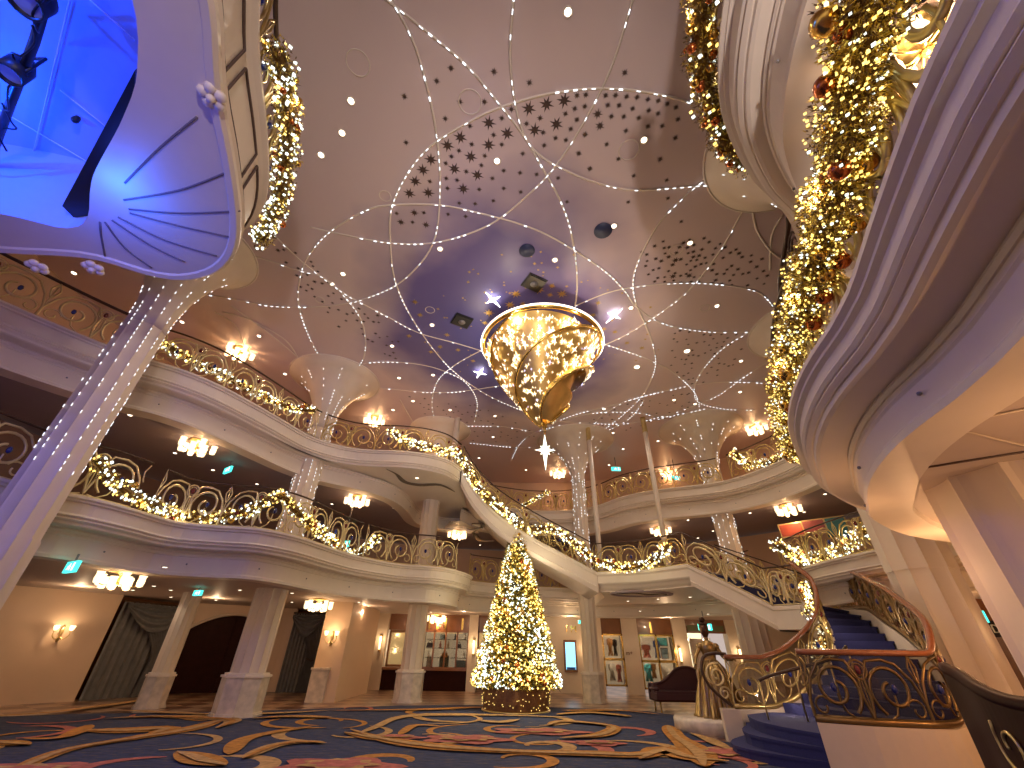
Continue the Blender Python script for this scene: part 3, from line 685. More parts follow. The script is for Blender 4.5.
# slim poles with gold tops
for (p, q_, lb) in (((598.5, 541), 18.2, 'slim white pole with gold top, left of the pair behind the stair landing'), ((663.5, 535), 17.2, 'slim white pole with gold top, right of the pair behind the stair landing')):
    b_ = atY(p[0], p[1], q_); root = empty('slim_pole', (b_.x, q_, Z4), lb, 'pole')
    m_ = MB(); m_.lathe([(.11, 0), (.10, ZC - Z4 - .75)], n=14); m_.build('shaft', CREAM, root)
    m_ = MB(); m_.lathe([(.13, ZC - Z4 - .75), (.12, ZC - Z4 - .7), (.115, ZC - Z4 - .1), (.14, ZC - Z4)], n=14); m_.build('gold_cap', BRASS, root)
root = empty('slim_pole', (-2.6, 17.6, Z5), 'short white pole standing beyond the top of the stairs', 'pole'); m_ = MB(); m_.lathe([(.14, 0), (.13, ZC - Z5)], n=14); m_.build('shaft', CREAM, root)
# ------------------------------------------------------------------ carpet
mb = MB()
cp = [(-17, 2), (8.2, 2), (8.2, 6.6), (6.4, 7.9), (5.3, 8.8), (5.1, 11.6), (4.5, 12.1), (4.4, 13.6), (5.0, 14.6), (5.6, 16.0), (4.7, 17.3), (1.9, 17.9), (-1, 18.2), (-3.6, 17.6), (-6.5, 15.9), (-8.9, 14.9), (-11.3, 14.3), (-13, 13.3), (-17, 12.2)]
mb.prism(cp, 0, .012, 0)
def band(pts, wmax, mi, z=.034, taper=True):
    P = [at(x, y, 0) for x, y in pts]; P = resample(spl([Vector((p.x, p.y, 0)) for p in P], .15), .15); n = len(P)
    nm = normals([Vector((p.x, p.y)) for p in P]); A = []; B = []
    for i, (p, q) in enumerate(zip(P, nm)):
        t = i / (n - 1); w_ = wmax * (sin(pi * min(1, max(0, t))) ** .6 if taper else 1) * (1 + .3 * sin(i * .22 + pts[0][0])) / 2 + .01
        A.append((p.x + q.x * w_, p.y + q.y * w_, z)); B.append((p.x - q.x * w_, p.y - q.y * w_, z))
    mb.strip(B, A, mi)
def blob(px, py, rx, ry, mi, z=.014, n=28, petals=5):
    c = at(px, py, 0); vs = [(c.x, c.y, z)] + [(c.x + rx * (1 + .18 * cos(petals * 2 * pi * i / n)) * cos(2 * pi * i / n), c.y + ry * (1 + .18 * cos(petals * 2 * pi * i / n)) * sin(2 * pi * i / n), z) for i in range(n)]
    mb.add(vs, [(0, 1 + i, 1 + (i + 1) % n) for i in range(n)], mi)
G_, T_, K_ = 1, 2, 3
SW = [([(8, 775), (66, 752), (133, 740), (191, 730), (219, 722), (238, 718)], .5, G_), ([(82, 732), (129, 732), (164, 730), (150, 736)], .7, G_), ([(105, 720), (148, 718), (203, 719), (232, 722), (215, 730)], .55, T_),
      ([(176, 754), (190, 758), (203, 763), (225, 768)], .5, G_), ([(228, 757), (242, 742), (273, 734), (312, 728)], .45, G_), ([(242, 761), (273, 748), (300, 744), (326, 745)], .5, T_), ([(250, 720), (290, 718), (332, 719)], .5, G_),
      ([(344, 734), (375, 740), (395, 742)], .5, G_), ([(-10, 744), (29, 747)], .5, G_), ([(350, 731), (383, 741), (438, 749), (516, 754), (594, 756), (640, 757), (672, 748)], .55, G_), ([(360, 735), (375, 729), (399, 719), (438, 716), (516, 717), (570, 719)], .45, T_),
      ([(399, 737), (415, 727), (440, 728)], .35, G_), ([(556, 716), (590, 714), (632, 718)], .7, G_), ([(548, 727), (565, 723), (612, 728), (600, 737), (560, 740)], .5, G_), ([(668, 727), (676, 738), (690, 748), (700, 757), (705, 770)], .7, G_),
      ([(640, 762), (665, 752), (690, 760), (730, 764)], .6, G_), ([(150, 700), (60, 713), (-30, 719)], .4, T_), ([(330, 712), (420, 711), (470, 709), (540, 708)], .35, G_), ([(560, 712), (620, 712), (660, 716)], .35, G_), ([(120, 712), (230, 716), (330, 712)], .35, T_),
      ([(480, 722), (500, 724), (520, 721)], .4, T_), ([(90, 727), (60, 740), (20, 741)], .4, G_), ([(690, 735), (705, 740), (730, 752)], .3, T_)]
for i, (p, w_, m) in enumerate(SW):
    band(p, w_ * .9, m, .034 + i * .0006)
    if w_ > .45: band([(x, y + .8) for x, y in p], w_ * .3, T_ if m == G_ else G_, .050 + i * .0006)
for i, (x, y, rx, ry) in enumerate(((338, 768, .95, .55), (467, 741, .9, .5), (540, 733, 1.1, .45), (725, 755, .75, .6), (395, 739, .6, .3), (20, 775, .9, .6), (600, 745, .5, .3))):
    blob(x, y, rx, ry, K_, .033 + i * .0001); blob(x, y, rx * .62, ry * .62, T_, .052 + i * .0005, petals=7); blob(x, y, rx * .45, ry * .45, K_, .056 + i * .0005, petals=6)
rc = random.Random(21)
for k in range(46):
    x0, y0 = rc.uniform(-12, 4.5), rc.uniform(8.2, 16.8)
    if x0 < -9 and y0 > 13.5: continue
    a0 = rc.uniform(-.5, .5) + (pi if rc.random() < .5 else 0); kk = rc.choice([-1, 1]) * rc.uniform(.5, 1.3); P_ = []; x, y = x0, y0
    for i in range(26): P_.append(Vector((x, y, 0))); x += .11 * cos(a0); y += .11 * sin(a0); a0 += kk * .11 * (1 + i * .06)
    P_ = [p for p in P_ if p.x < 4.6 and (p.x > -8 or p.y < 14.3)]
    if len(P_) < 5: continue
    nm = normals([Vector((p.x, p.y)) for p in P_]); w0 = rc.uniform(.10, .30); A = []; B = []; z = .0135 + k * .0004
    for i, (p, q) in enumerate(zip(P_, nm)):
        w_ = w0 * sin(pi * (i + .3) / len(P_)) ** .7 / 2 + .012; A.append((p.x + q.x * w_, p.y + q.y * w_, z)); B.append((p.x - q.x * w_, p.y - q.y * w_, z))
    mb.strip(B, A, rc.choice([1, 1, 2, 2, 3]))
c_ = mb.build('carpet', [CARPET, CGOLD, CTAN, CPINK]); tag(c_, 'dark blue carpet with gold scrolls and pink flowers covering the hall floor', 'carpet')

# ------------------------------------------------------------------ railings
def spiral(cx, cy, r0, r1, a0, turns, n=26):
    return [(cx + (r0 + (r1 - r0) * t) * cos(a0 + turns * 2 * pi * t), cy + (r0 + (r1 - r0) * t) * sin(a0 + turns * 2 * pi * t)) for t in [i / (n - 1) for i in range(n)]]
PW = 1.75
def motif():
    L_ = []
    for sg in (1, -1):
        def f(pts): return [((PW / 2) + sg * (x), y) for x, y in pts]
        L_.append((f(spiral(.42, .40, .37, .10, radians(235), -1.35)), .028))
        L_.append((f([(.0, .04), (.06, .30), (.04, .55), (.16, .78), (.40, .80), (.60, .74), (.78, .52), (.87, .25), (.87, .03)]), .026))
        L_.append((f(spiral(.70, .16, .15, .05, radians(160), -1.0, 14)), .018))
        L_.append((f([(.87, .85), (.80, .70), (.84, .55), (.87, .5)]), .018))
        L_.append((f([(.05, .03), (.2, .0), (.36, .10), (.42, .24), (.42, .34)]), .016))
    L_.append((spiral(PW / 2, .66, .13, .13, 0, 1, 18), .02)); L_.append((spiral(PW / 2, .66, .085, .085, 0, 1, 14), .014))
    L_.append(([(PW / 2, .0), (PW / 2, .52)], .014))
    return L_
MOT = motif()
def railing(path, h, label, m=PBRASS, rail_m=DBRONZE, rail_r=.035, inset=.14, glass=False, fat=1.0, motif_on=True, base_r=.02, name='balcony_railing', flip=False, group=None, lift=.03, sides=4):
    path = [Vector((p[0], p[1], p[2] if len(p) > 2 else 0)) for p in path]
    path = [Vector(p) for p in offs([tuple(p) for p in path], inset)]; path = resample(path, .12)
    o0 = path[0].copy(); root = empty(name, o0, label, 'railing', group)
    Ls = [0]
    for a_, b_ in zip(path, path[1:]): Ls.append(Ls[-1] + hypot(b_.x - a_.x, b_.y - a_.y))
    tot = Ls[-1]
    def pos(s, z):
        s = min(max(s, 0), tot); lo, hi = 0, len(Ls) - 1
        while hi - lo > 1:
            md = (lo + hi) // 2
            if Ls[md] <= s: lo = md
            else: hi = md
        u = (s - Ls[lo]) / max(1e-9, Ls[hi] - Ls[lo]); p = path[lo].lerp(path[hi], u); return Vector((p.x - o0.x, p.y - o0.y, p.z - o0.z + z))
    k = max(2, int(tot / .12)); S_ = [tot * i / k for i in range(k + 1)]
    m_ = MB(); m_.tube([pos(s, h) for s in S_], rail_r, 8, squash=.7); m_.build('handrail', rail_m, root)
    m_ = MB(); m_.tube([pos(s, lift) for s in S_], base_r, 4); m_.build('base_rail', m, root)
    npan = max(1, int(round(tot / PW))); wp = tot / npan; hs = (h - .06) / .88
    gem_me = {}
    for i in range(npan):
        m_ = MB()
        for pts, r_ in MOT:
            q = [pos(i * wp + x * wp / PW, lift + y * hs) for x, y in pts]
            m_.tube(q, r_ * fat, sides, cap=False)
        m_.tube([pos(i * wp, 0), pos(i * wp, h)], .014 * fat, 4)
        sc_ = m_.build('scroll_panel', m, root)
        for (gx, gy, gm_) in ((.42, .42, BLUEGEM), (PW - .42, .42, BLUEGEM), (PW / 2, .66, REDGEM)):
            g_ = pos(i * wp + gx * wp / PW, lift + gy * hs); m_ = MB(); m_.ball((0, 0, 0), .05, 0, 8, 1.5); m_.build('jewel', gm_, sc_, g_)
    if glass:
        m_ = MB(); m_.strip([pos(s, lift) for s in S_], [pos(s, h - .03) for s in S_]); m_.build('glass_panel', GLASS, root)
    return root
def sub(path, z, a_, b_):
    """portion of a deck edge between the points nearest to a_ and b_"""
    ia = min(range(len(path)), key=lambda i: hypot(path[i][0] - a_[0], path[i][1] - a_[1])); ib = min(range(len(path)), key=lambda i: hypot(path[i][0] - b_[0], path[i][1] - b_[1]))
    return [(p[0], p[1], z) for p in path[min(ia, ib):max(ia, ib) + 1]]
railing(sub(D4p, Z4, (-9.5, 6), (-8.54, 9.6)), 1.1, 'scroll railing of the lower balcony at the far left edge, beyond the large column')
railing(sub(D4p, Z4, (-8.5, 9.9), (-4.98, 14.8)), 1.1, 'scroll railing of the lower left balcony behind its long lit garland')
railing(sub(D4p, Z4, (-4.9, 14.9), (-1.95, 17.3)), 1.1, 'scroll railing on the rounded nose of the lower balcony left of the tree', PBRASS, fat=1.15)
railing(sub(D4p, Z4, (-1.6, 19.9), (4.52, 22.3)), 1.1, 'lower balcony railing behind the tree', BRASS)
railing(sub(D4p, Z4, (4.9, 22.1), (9.9, 18.0)), 1.1, 'lower balcony railing on the far side behind the stair landing', BRASS)
railing(sub(D4p, Z4, (10.2, 16.6), (10.6, 11.8)), 1.1, 'scroll railing of the lower right balcony above the curved stair', BRASS)
railing(sub(D4p, Z4, (11.1, 10.4), (6.4, 7.4)), 1.1, 'lower balcony railing hidden round the bend of the near cornice', BRASS)
railing(sub(D4p, Z4, (4.9, 6.4), (1.85, -1.4)), 1.1, 'gold scroll railing overhead at the top right, directly behind the biggest garland', PBRASS, fat=1.2)
railing(sub(D5p, Z5, (-13, 3.8), (-9.9, 8.7)), 1.1, 'upper railing with blue drops and a dark handrail, left of the large column', PBRASS, rail_r=.05)
railing(sub(D5p, Z5, (-9.6, 8.9), (-7.1, 13.5)), 1.1, 'upper left railing between the two strip-lit columns')
railing(sub(D5p, Z5, (-6.9, 13.7), (-2.0, 16.3)), 1.1, 'upper railing running to the head of the stairs', BRASS)
railing(sub(D5Fp, Z5, (-2.0, 19.6), (4.5, 20.9)), 1.1, 'straight upper railing far behind the tree top', BRASS)
railing(sub(D5Fp, Z5, (4.6, 20.8), (9.1, 17.2)), 1.1, 'upper railing crossed by the two slim poles', BRASS)
railing(sub(D5Fp, Z5, (9.4, 16.9), (10.3, 12.8)), 1.1, 'upper right railing beside the flared column', BRASS)
railing(sub(D5Fp, Z5, (10.0, 12.0), (5.45, 5.2)), 1.1, 'dark-edged upper railing seen edge-on beside the biggest garland', DBRONZE, rail_r=.05)
railing(sub(D5Fp, Z5, (5.2, 4.8), (1.8, -1)), 1.1, 'upper railing overhead behind the top garland', BRASS)
railing(sub(SHp, Z5, (-2.65, -1), (-5.2, 4.8)), 1.1, 'railing above the shell canopy at the top left', BRASS)

# ------------------------------------------------------------------ garlands
BAUB = {}
def bauble_mesh(m):
    if m.name not in BAUB:
        b_ = MB(); b_.ball((0, 0, 0), 1, 0, 12); b_.lathe([(.25, .95), (.25, 1.15)], n=8); me = b_.build('tmp', m); BAUB[m.name] = me.data; bpy.data.objects.remove(me)
    return BAUB[m.name]
def garland(pts, r, label, dens=260, nb=90, size=.06, bulb=.022, nbaub=14, baub=.07, lights=2, power=3.0, cool=.5, step=.15, gold=.35):
    r *= 1.3; bulb *= 1.35
    P = resample(spl([Vector(p) for p in pts], .1), .06); o0 = P[0].copy(); root = empty('garland', o0, label, 'garland', 'lit garlands on the railings')
    L_ = sum((b_ - a_).length for a_, b_ in zip(P, P[1:]))
    F_ = MB(); B_ = MB()
    def rp(rr, lump=True):
        i = random.random() * (len(P) - 1); p = P[int(i)].lerp(P[min(len(P) - 1, int(i) + 1)], i % 1) - o0
        d = Vector((random.gauss(0, 1), random.gauss(0, 1), random.gauss(0, 1))).normalized()
        return p + d * rr * r * (.85 + .2 * sin(i * .55)), d
    for k in range(int(dens * L_)):
        p, d = rp(random.random() ** .5); mi = 1 if random.random() < gold else 0
        for q in range(2):
            u = (d + Vector((random.gauss(0, .6), random.gauss(0, .6), random.gauss(0, .6)))).normalized(); v = u.orthogonal().normalized() * size * .22; e_ = p + u * size * random.uniform(.7, 1.4)
            w_ = u.cross(v) * .8
            F_.add([p + v, p - v, e_, p + w_], [(0, 1, 2), (1, 3, 2), (3, 0, 2)], mi)
    # core so that the garland is not see-through
    F_.tube([p - o0 for p in P[::3]] + [P[-1] - o0], r * .42, 6)
    F_.build('foliage', [FOL, GFOL], root)['kind'] = 'stuff'
    for k in range(int(nb * L_)):
        p, d = rp(random.uniform(.75, 1.08)); B_.octa(p, bulb * random.uniform(.6, 1.3), 0 if random.random() < cool else 1)
    B_.build('fairy_lights', [CBULB, WBULB], root)['kind'] = 'stuff'
    for k in range(nbaub):
        p, d = rp(.9); m = random.choice([BGOLD] * 5 + [BCOP] * 3 + [BRED] * (1 if r < .24 else 0)); o = bpy.data.objects.new('bauble', bauble_mesh(m)); COL.objects.link(o); o.parent = root; o.location = p; s_ = baub * random.uniform(.6, 1.25); o.scale = (s_,) * 3
    for k in range(lights):
        p = P[int((k + .5) / lights * (len(P) - 1))]; light('POINT', (p.x - r * .9 * (1 if p.x > 0 else -1), p.y - r * .8, p.z), power, (1, .86, .5), .02)
    return root
def gz(l): return [at(x, y, z) for x, y, z in l]
garland(gz([(98, 460, 4.95), (117, 485, 4.55), (146, 501, 4.4), (176, 515, 4.38), (200, 518, 4.4), (238, 514, 4.55), (262, 504, 4.8), (281, 496, 5.05), (297, 512, 4.8), (313, 526, 4.6), (332, 540, 4.45), (348, 554, 4.32), (366, 548, 4.55), (378, 537, 4.9)]), .15, 'long lit garland swagged in two loops along the lower left balcony', nb=80, dens=230, nbaub=26, bulb=.025)
garland(gz([(146, 331, 8.85), (165, 345, 8.6), (190, 359, 8.5), (237, 383, 8.45), (271, 400, 8.45), (292, 408, 8.55), (315, 410, 8.7)]), .14, 'lit garland on the upper left railing between the two strip-lit columns', nb=80, dens=200, nbaub=12, bulb=.025)
garland([atY(390, 430, 14.35), atY(403, 440, 14.4), atY(417, 444, 14.5), atY(435, 449, 14.8), atY(448, 452, 15.3), atY(459, 450, 15.9)], .15, 'lit garland on the upper railing just before the stair head', nb=80, dens=200, nbaub=8, bulb=.028)
garland([atY(460, 455, 16.1), atY(468, 471, 16.15), atY(478, 488, 16.25), atY(493, 502, 16.35), atY(508, 515, 16.4), atY(520, 526, 16.45)], .17, 'lit garland descending the stair rail to the tip of the tree', nb=80, dens=200, nbaub=8, bulb=.028)
garland([atY(530, 530, 16.5), atY(552, 529, 16.6), atY(577, 545, 16.75), atY(593, 559, 16.85), atY(608, 564, 16.7), atY(626, 568, 16.4), atY(646, 563, 16.0), atY(658, 556, 15.7), atY(668, 545, 15.5)], .17, 'lit garland on the lower stair rail and round the stair landing', nb=80, dens=200, nbaub=16, bulb=.028)
garland(gz([(522, 506, 8.2), (532, 501, 8.4), (548, 492, 8.8)]), .11, 'short lit garland on the far upper railing behind the tree tip', nb=60, dens=150, nbaub=2, lights=1)
garland(gz([(735, 452, 8.9), (742, 462, 8.5), (757, 464, 8.4), (772, 461, 8.4), (788, 452, 8.6), (797, 440, 8.9)]), .19, 'lit garland on the far upper right railing between flared column and near cornice', nb=95, dens=200, nbaub=10, bulb=.028)
garland(gz([(775, 544, 4.85), (790, 552, 4.6), (806, 558, 4.5), (826, 556, 4.5), (843, 547, 4.6), (862, 533, 4.8), (880, 520, 5.0)]), .21, 'broad lit garland on the lower right balcony above the curved stair', nb=130, dens=220, nbaub=20, bulb=.025)
garland(gz([(880, -40, 4.7), (866, 5, 4.7), (858, 60, 4.72), (850, 110, 4.7), (843, 160, 4.7), (830, 210, 4.68), (816, 260, 4.66), (803, 305, 4.64), (793, 345, 4.62), (787, 385, 4.6), (787, 420, 4.58), (797, 455, 4.56)]), .19, 'biggest garland with gold and copper baubles, draped down the near right cornice', dens=4600, nb=560, size=.036, bulb=.0095, nbaub=80, baub=.065, lights=6, power=5, cool=.22, gold=.55)
garland(gz([(702, -30, 8.3), (700, 10, 8.3), (701, 55, 8.3), (708, 100, 8.3), (722, 136, 8.3), (744, 165, 8.3)]), .19, 'dark garland with red and gold baubles hanging overhead left of the upper right canopy', dens=1500, nb=60, size=.045, bulb=.02, nbaub=60, baub=.06, lights=2, cool=.5, gold=.3)
garland(gz([(277, 48, 8.5), (284, 75, 8.5), (288, 110, 8.5), (288, 145, 8.5), (284, 180, 8.5), (276, 212, 8.5), (260, 240, 8.5)]), .17, 'lit garland hanging beside the shell canopy at the top left', dens=1100, nb=120, size=.045, bulb=.02, nbaub=24, baub=.055, lights=2, cool=.75)
garland([atY(802, 583, 12.2), atY(807, 592, 12.1), atY(810, 604, 12.0), atY(806, 614, 11.95)], .10, 'short lit garland on the inside curve of the wooden stair handrail', nb=120, dens=200, nbaub=5, bulb=.02, lights=1)
garland([atY(822, 622, 12.4), atY(824, 636, 12.3), atY(818, 648, 12.2), atY(806, 655, 12.1)], .12, 'short lit garland behind the lower end of the wooden stair handrail', nb=90, dens=150, nbaub=5, bulb=.02, lights=1)

# ------------------------------------------------------------------ staircases
def stair_flight(Fr, Re, label, nsteps, thick=.72, rail_h=1.05, name='staircase'):
    Fr = resample([Vector(p) for p in Fr], .25); Re = [Re[0].lerp(Re[1], i / (len(Fr) - 1)) for i in range(len(Fr))]
    for i in range(len(Re)): Re[i].z = Fr[i].z
    root = empty(name, Fr[-1], label, 'staircase'); o0 = Fr[-1].copy()
    for (E_, s_) in ((Fr, -1), (Re, 1)):
        m_ = MB(); nm = normals([Vector((p.x, p.y)) for p in E_])
        prof = [(.3, .0), (0, 0), (-.03, -.03), (-.03, -.1), (0, -.13), (.02, -.16), (.02, -.5), (0, -.53), (.03, -.6), (.05, -.66), (.06, -thick)]
        sg = 1 if s_ == -1 else -1
        rows = [[(p.x + n_.x * o_ * sg - o0.x, p.y + n_.y * o_ * sg - o0.y, p.z + h_ - o0.z) for p, n_ in zip(E_, nm)] for o_, h_ in prof]
        for a_, b_ in zip(rows, rows[1:]): m_.strip(a_, b_)
        m_.build('stringer', CREAM, root)
    m_ = MB(); m_.strip([(p.x - o0.x, p.y - o0.y, p.z - thick - o0.z) for p in Re], [(p.x - o0.x, p.y - o0.y, p.z - thick - o0.z) for p in Fr]); m_.build('soffit', SOFFIT, root)
    for i in range(nsteps):
        t0, t1 = i / nsteps, (i + 1) / nsteps
        def ip_unused(): pass
        def ip(E_, t):
            j = min(len(E_) - 2, int(t * (len(E_) - 1))); return E_[j].lerp(E_[j + 1], t * (len(E_) - 1) - j)
        a_, b_, c__, d_ = ip(Fr, t0), ip(Fr, t1), ip(Re, t1), ip(Re, t0); z_ = min(a_.z, b_.z) - o0.z; a_, d_ = a_.lerp(d_, .06), d_.lerp(a_, .06); b_, c__ = b_.lerp(c__, .06), c__.lerp(b_, .06)
        m_ = MB(); m_.prism([(p.x - o0.x, p.y - o0.y) for p in (a_, b_, c__, d_)], z_ - .3, z_); m_.build('step', NAVY, root)
    return root, Fr, Re
UF = [atY(462, 469, 16.3), atY(473, 488, 16.35), atY(496, 513, 16.5), atY(532, 537, 16.7), atY(558, 551, 16.85), atY(597, 572, 17.07)]
UF[0].z = Z5; UF[-1].z = Z4
UFs = spl(UF, .3)
r1, Fr1, Re1 = stair_flight(UFs, [Vector((-2.0, 19.6, Z5)), Vector((3.4, 19.4, Z4))], 'upper stair flight sweeping down from the upper balcony past the tree tip to the landing', 21)
# painted curls under the stair soffit
def curl(poly, label, name='soffit_ornament'):
    P3 = [Vector(p) for p in poly]; c_ = P3[0]
    o = MB(); 
    P3 = spl(P3, .15); n_ = len(P3); rad = [.015 + .13 * sin(pi * i / (n_ - 1)) ** 1.2 for i in range(n_)]
    o.tube([p - c_ for p in P3], rad, 6, squash=.25)
    return tag(o.build(name, mat('dark_curl', (.16, .12, .08), .6), None, c_), label, 'ornament')
def on_soffit(px, py, dz=-.75):
    d = ray(px, py)     # intersect with the sloping underside of the upper flight (Y between the stringers)
    best = None
    for i in range(200):
        Y = 16 + i * .03; p = Vector((0, 0, EYE)) + d * (Y / d.y)
        j = min(range(len(Fr1)), key=lambda k: abs(Fr1[k].x - p.x)); e_ = abs(p.z - (Fr1[j].z + dz))
        if best is None or e_ < best[0]: best = (e_, p)
    return best[1]
curl([at(x, y, zm5 - .02) for x, y in ((386, 469), (396, 474), (405, 482), (420, 485), (440, 485), (455, 492))], 'dark painted leaf curl on the underside of the stair head')
curl([on_soffit(x, y) for x, y in ((455, 520), (468, 524), (482, 526), (474, 532), (480, 540), (494, 541))], 'dark painted leaf scroll lower on the underside of the stair flight')

# landing between the flights
LP = [(3.39, 17.07), (4.86, 16.44), (6.09, 15.06)]
lp_ = smooth_path(LP, .15)
land = empty('stair_landing', (4.8, 17.6, Z4), 'rounded stair landing with moulded cream edge and oval recess beneath, right of the tree', 'landing'); lo = Vector(land.location)
m_ = MB(); m_.sweep([(p[0] - lo.x, p[1] - lo.y, Z4 - lo.z) for p in lp_], [(.3, 0), (0, 0), (-.03, -.03), (-.03, -.1), (0, -.13), (.02, -.16), (.02, -.38), (.05, -.42), (.12, -.46), (.2, -.55), (.35, -.66)]); m_.build('moulded_edge', CREAM, land)
m_ = MB(); poly = [(p[0] - lo.x, p[1] - lo.y) for p in offs([tuple(q) for q in lp_], .3)] + [(8.1 - lo.x, 17.0 - lo.y), (8.0 - lo.x, 20.6 - lo.y), (4.2 - lo.x, 22.3 - lo.y), (4.0 - lo.x, 19.0 - lo.y)]
m_.prism(poly, -.66, -.02); m_.build('landing_slab', CREAM, land)
m_ = MB(); m_.tube([(1.15 * cos(t) + .3, .75 * sin(t) - .1, -.67) for t in [2 * pi * i / 40 for i in range(40)]], .05, 6, closed=True); m_.build('oval_moulding', DSOFF, land)
for k in range(2):
    m_ = MB(); s_ = 1 if k else -1; q = [(.3 + s_ * x, -.1 + s_ * y, -.675) for x, y in ((0, 0), (.25, .15), (.5, .12), (.75, -.05), (.95, -.02))]; m_.tube(spl([Vector(p) for p in q], .08), .06, 5, squash=.3); m_.build('leaf_ornament', LINE, land)
railing([tuple(p) for p in Fr1], 1.05, 'railing of the upper stair flight with dark handrail', BRASS, inset=.1)
railing([tuple(p) for p in Re1], 1.05, 'far side railing of the upper stair flight', BRASS, inset=-.1)
railing([(p[0], p[1], Z4) for p in lp_], 1.05, 'railing round the front of the stair landing', BRASS, inset=.1)

AGOLD = mat('aged_gold', (.24, .15, .06), .3, .8, noise=.25, nscale=6)
INN = [(5.25, 11.8), (5.8, 11.85), (6.7, 11.87), (7.5, 11.9), (8.2, 12.15), (8.58, 12.6), (8.45, 13.1)]
INT = [0, .12, .3, .45, .6, .8, 1]
OUT = [(5.3, 8.95), (6.1, 8.55), (7.1, 8.45), (8.0, 9.1), (8.7, 10.3), (9.5, 11.9), (10.4, 13.6), (11.0, 15.3)]
OTT = [0, .12, .25, .4, .52, .66, .83, 1]
ZL = 2.85
GT = [(0, .06), (.12, .13), (.3, .22), (.45, .38), (.6, .58), (.8, .82), (1, 1)]
def gz_(t):
    for (a_, b_), (c_, d_) in zip(GT, GT[1:]):
        if t <= c_: return b_ + (d_ - b_) * (t - a_) / (c_ - a_)
    return 1.0
def ginv(g):
    if g <= .06: return 0.0
    for (a_, b_), (c_, d_) in zip(GT, GT[1:]):
        if g <= d_: return a_ + (c_ - a_) * (g - b_) / (d_ - b_)
    return 1.0
def param(P_, T_, t):
    for i in range(len(T_) - 1):
        if t <= T_[i + 1] + 1e-9:
            u = (t - T_[i]) / (T_[i + 1] - T_[i]); p0 = Vector(P_[max(0, i - 1)]); p1 = Vector(P_[i]); p2 = Vector(P_[i + 1]); p3 = Vector(P_[min(len(P_) - 1, i + 2)])
            return 0.5 * ((2 * p1) + (-p0 + p2) * u + (2 * p0 - 5 * p1 + 4 * p2 - p3) * u * u + (-p0 + 3 * p1 - 3 * p2 + p3) * u ** 3)
    return Vector(P_[-1])
# lower flight landing -> small landing
LFs = [Vector((6.09, 15.06, Z4)), Vector((7.0, 14.42, 3.55)), Vector((7.85, 13.75, ZL + .02))]
r2, Fr2, Re2 = stair_flight(LFs, [Vector((8.1, 17.0, Z4)), Vector((10.6, 15.6, ZL))], 'short stair flight from the rounded landing down to the top of the curved stair', 8, thick=.66)
railing([tuple(p) for p in Fr2], 1.05, 'gold ring-patterned railing of the short stair flight', PBRASS, inset=.1, fat=1.2)
railing([tuple(p) for p in Re2], 1.05, 'far side railing of the short stair flight', BRASS, inset=-.1)
l1 = empty('stair_landing', (9.4, 14.6, ZL), 'small upper landing where the curved stair ends', 'landing'); lo = Vector(l1.location)
edge = [(7.85, 13.75), (8.15, 13.45), (8.45, 13.1)]
m_ = MB(); m_.prism([(p[0] - lo.x, p[1] - lo.y) for p in edge + [(11.0, 15.3), (10.9, 15.9)]], -.6, -.01); m_.build('landing_slab', CREAM, l1)
m_ = MB(); m_.sweep([(p[0] - lo.x, p[1] - lo.y, 0) for p in edge], [(.1, 0), (0, 0), (-.03, -.03), (-.03, -.1), (.02, -.15), (.02, -.5), (.08, -.6)]); m_.build('moulded_edge', CREAM, l1)
railing([(p[0], p[1], ZL) for p in edge], 1.05, 'short railing at the corner of the small upper landing', PBRASS, inset=.08)
railing([(11.0, 15.3, ZL), (10.95, 15.6, ZL), (10.9, 15.9, ZL)], 1.05, 'short end railing at the back of the small upper landing', BRASS, inset=-.1)
# curved stair
cs = empty('curved_staircase', (5.3, 10.4, 0), 'curved staircase with navy carpeted steps and white side walls rising from the hall floor', 'staircase'); lo = Vector(cs.location)
NS = 16
for i in range(NS):
    t0, t1 = ginv(i / NS), ginv((i + 1) / NS); z_ = ZL * (i + 1) / NS
    if i == 0: t0, t1 = 0, .05
    if i == 1: t0 = .0
    I = [param(INN, INT, t0 + (t1 + .012 - t0) * k / 3) for k in range(4)]; O = [param(OUT, OTT, t0 + (t1 + .012 - t0) * k / 3) for k in range(4)]
    poly = [(p.x - lo.x, p.y - lo.y) for p in I] + [(p.x - lo.x, p.y - lo.y) for p in O[::-1]]
    if i < 3:       # rounded bullnose ends spreading out in front of the curb
        s_ = .30 * (3 - i); a_ = Vector(INN[0]) - Vector((0, .25 + .1 * i)); poly = [(a_.x - lo.x - s_ * sin(pi * k / 8) * 1.0 + .0, a_.y - lo.y - (a_.y - 8.9) * k / 8) for k in range(0, 9)] + [(p.x - lo.x, p.y - lo.y) for p in O[1:]] + [(p.x - lo.x, p.y - lo.y) for p in I[:0:-1]]
    m_ = MB(); m_.prism(poly, z_ - .045, z_); st = m_.build('step', NAVY, cs)
    inner = [(x * .985 + .012, y) for x, y in poly]
    m_ = MB(); m_.prism(inner, max(0, z_ - (.6 if i > 3 else 9)), z_ - .045); m_.build('riser', NAVY, st)
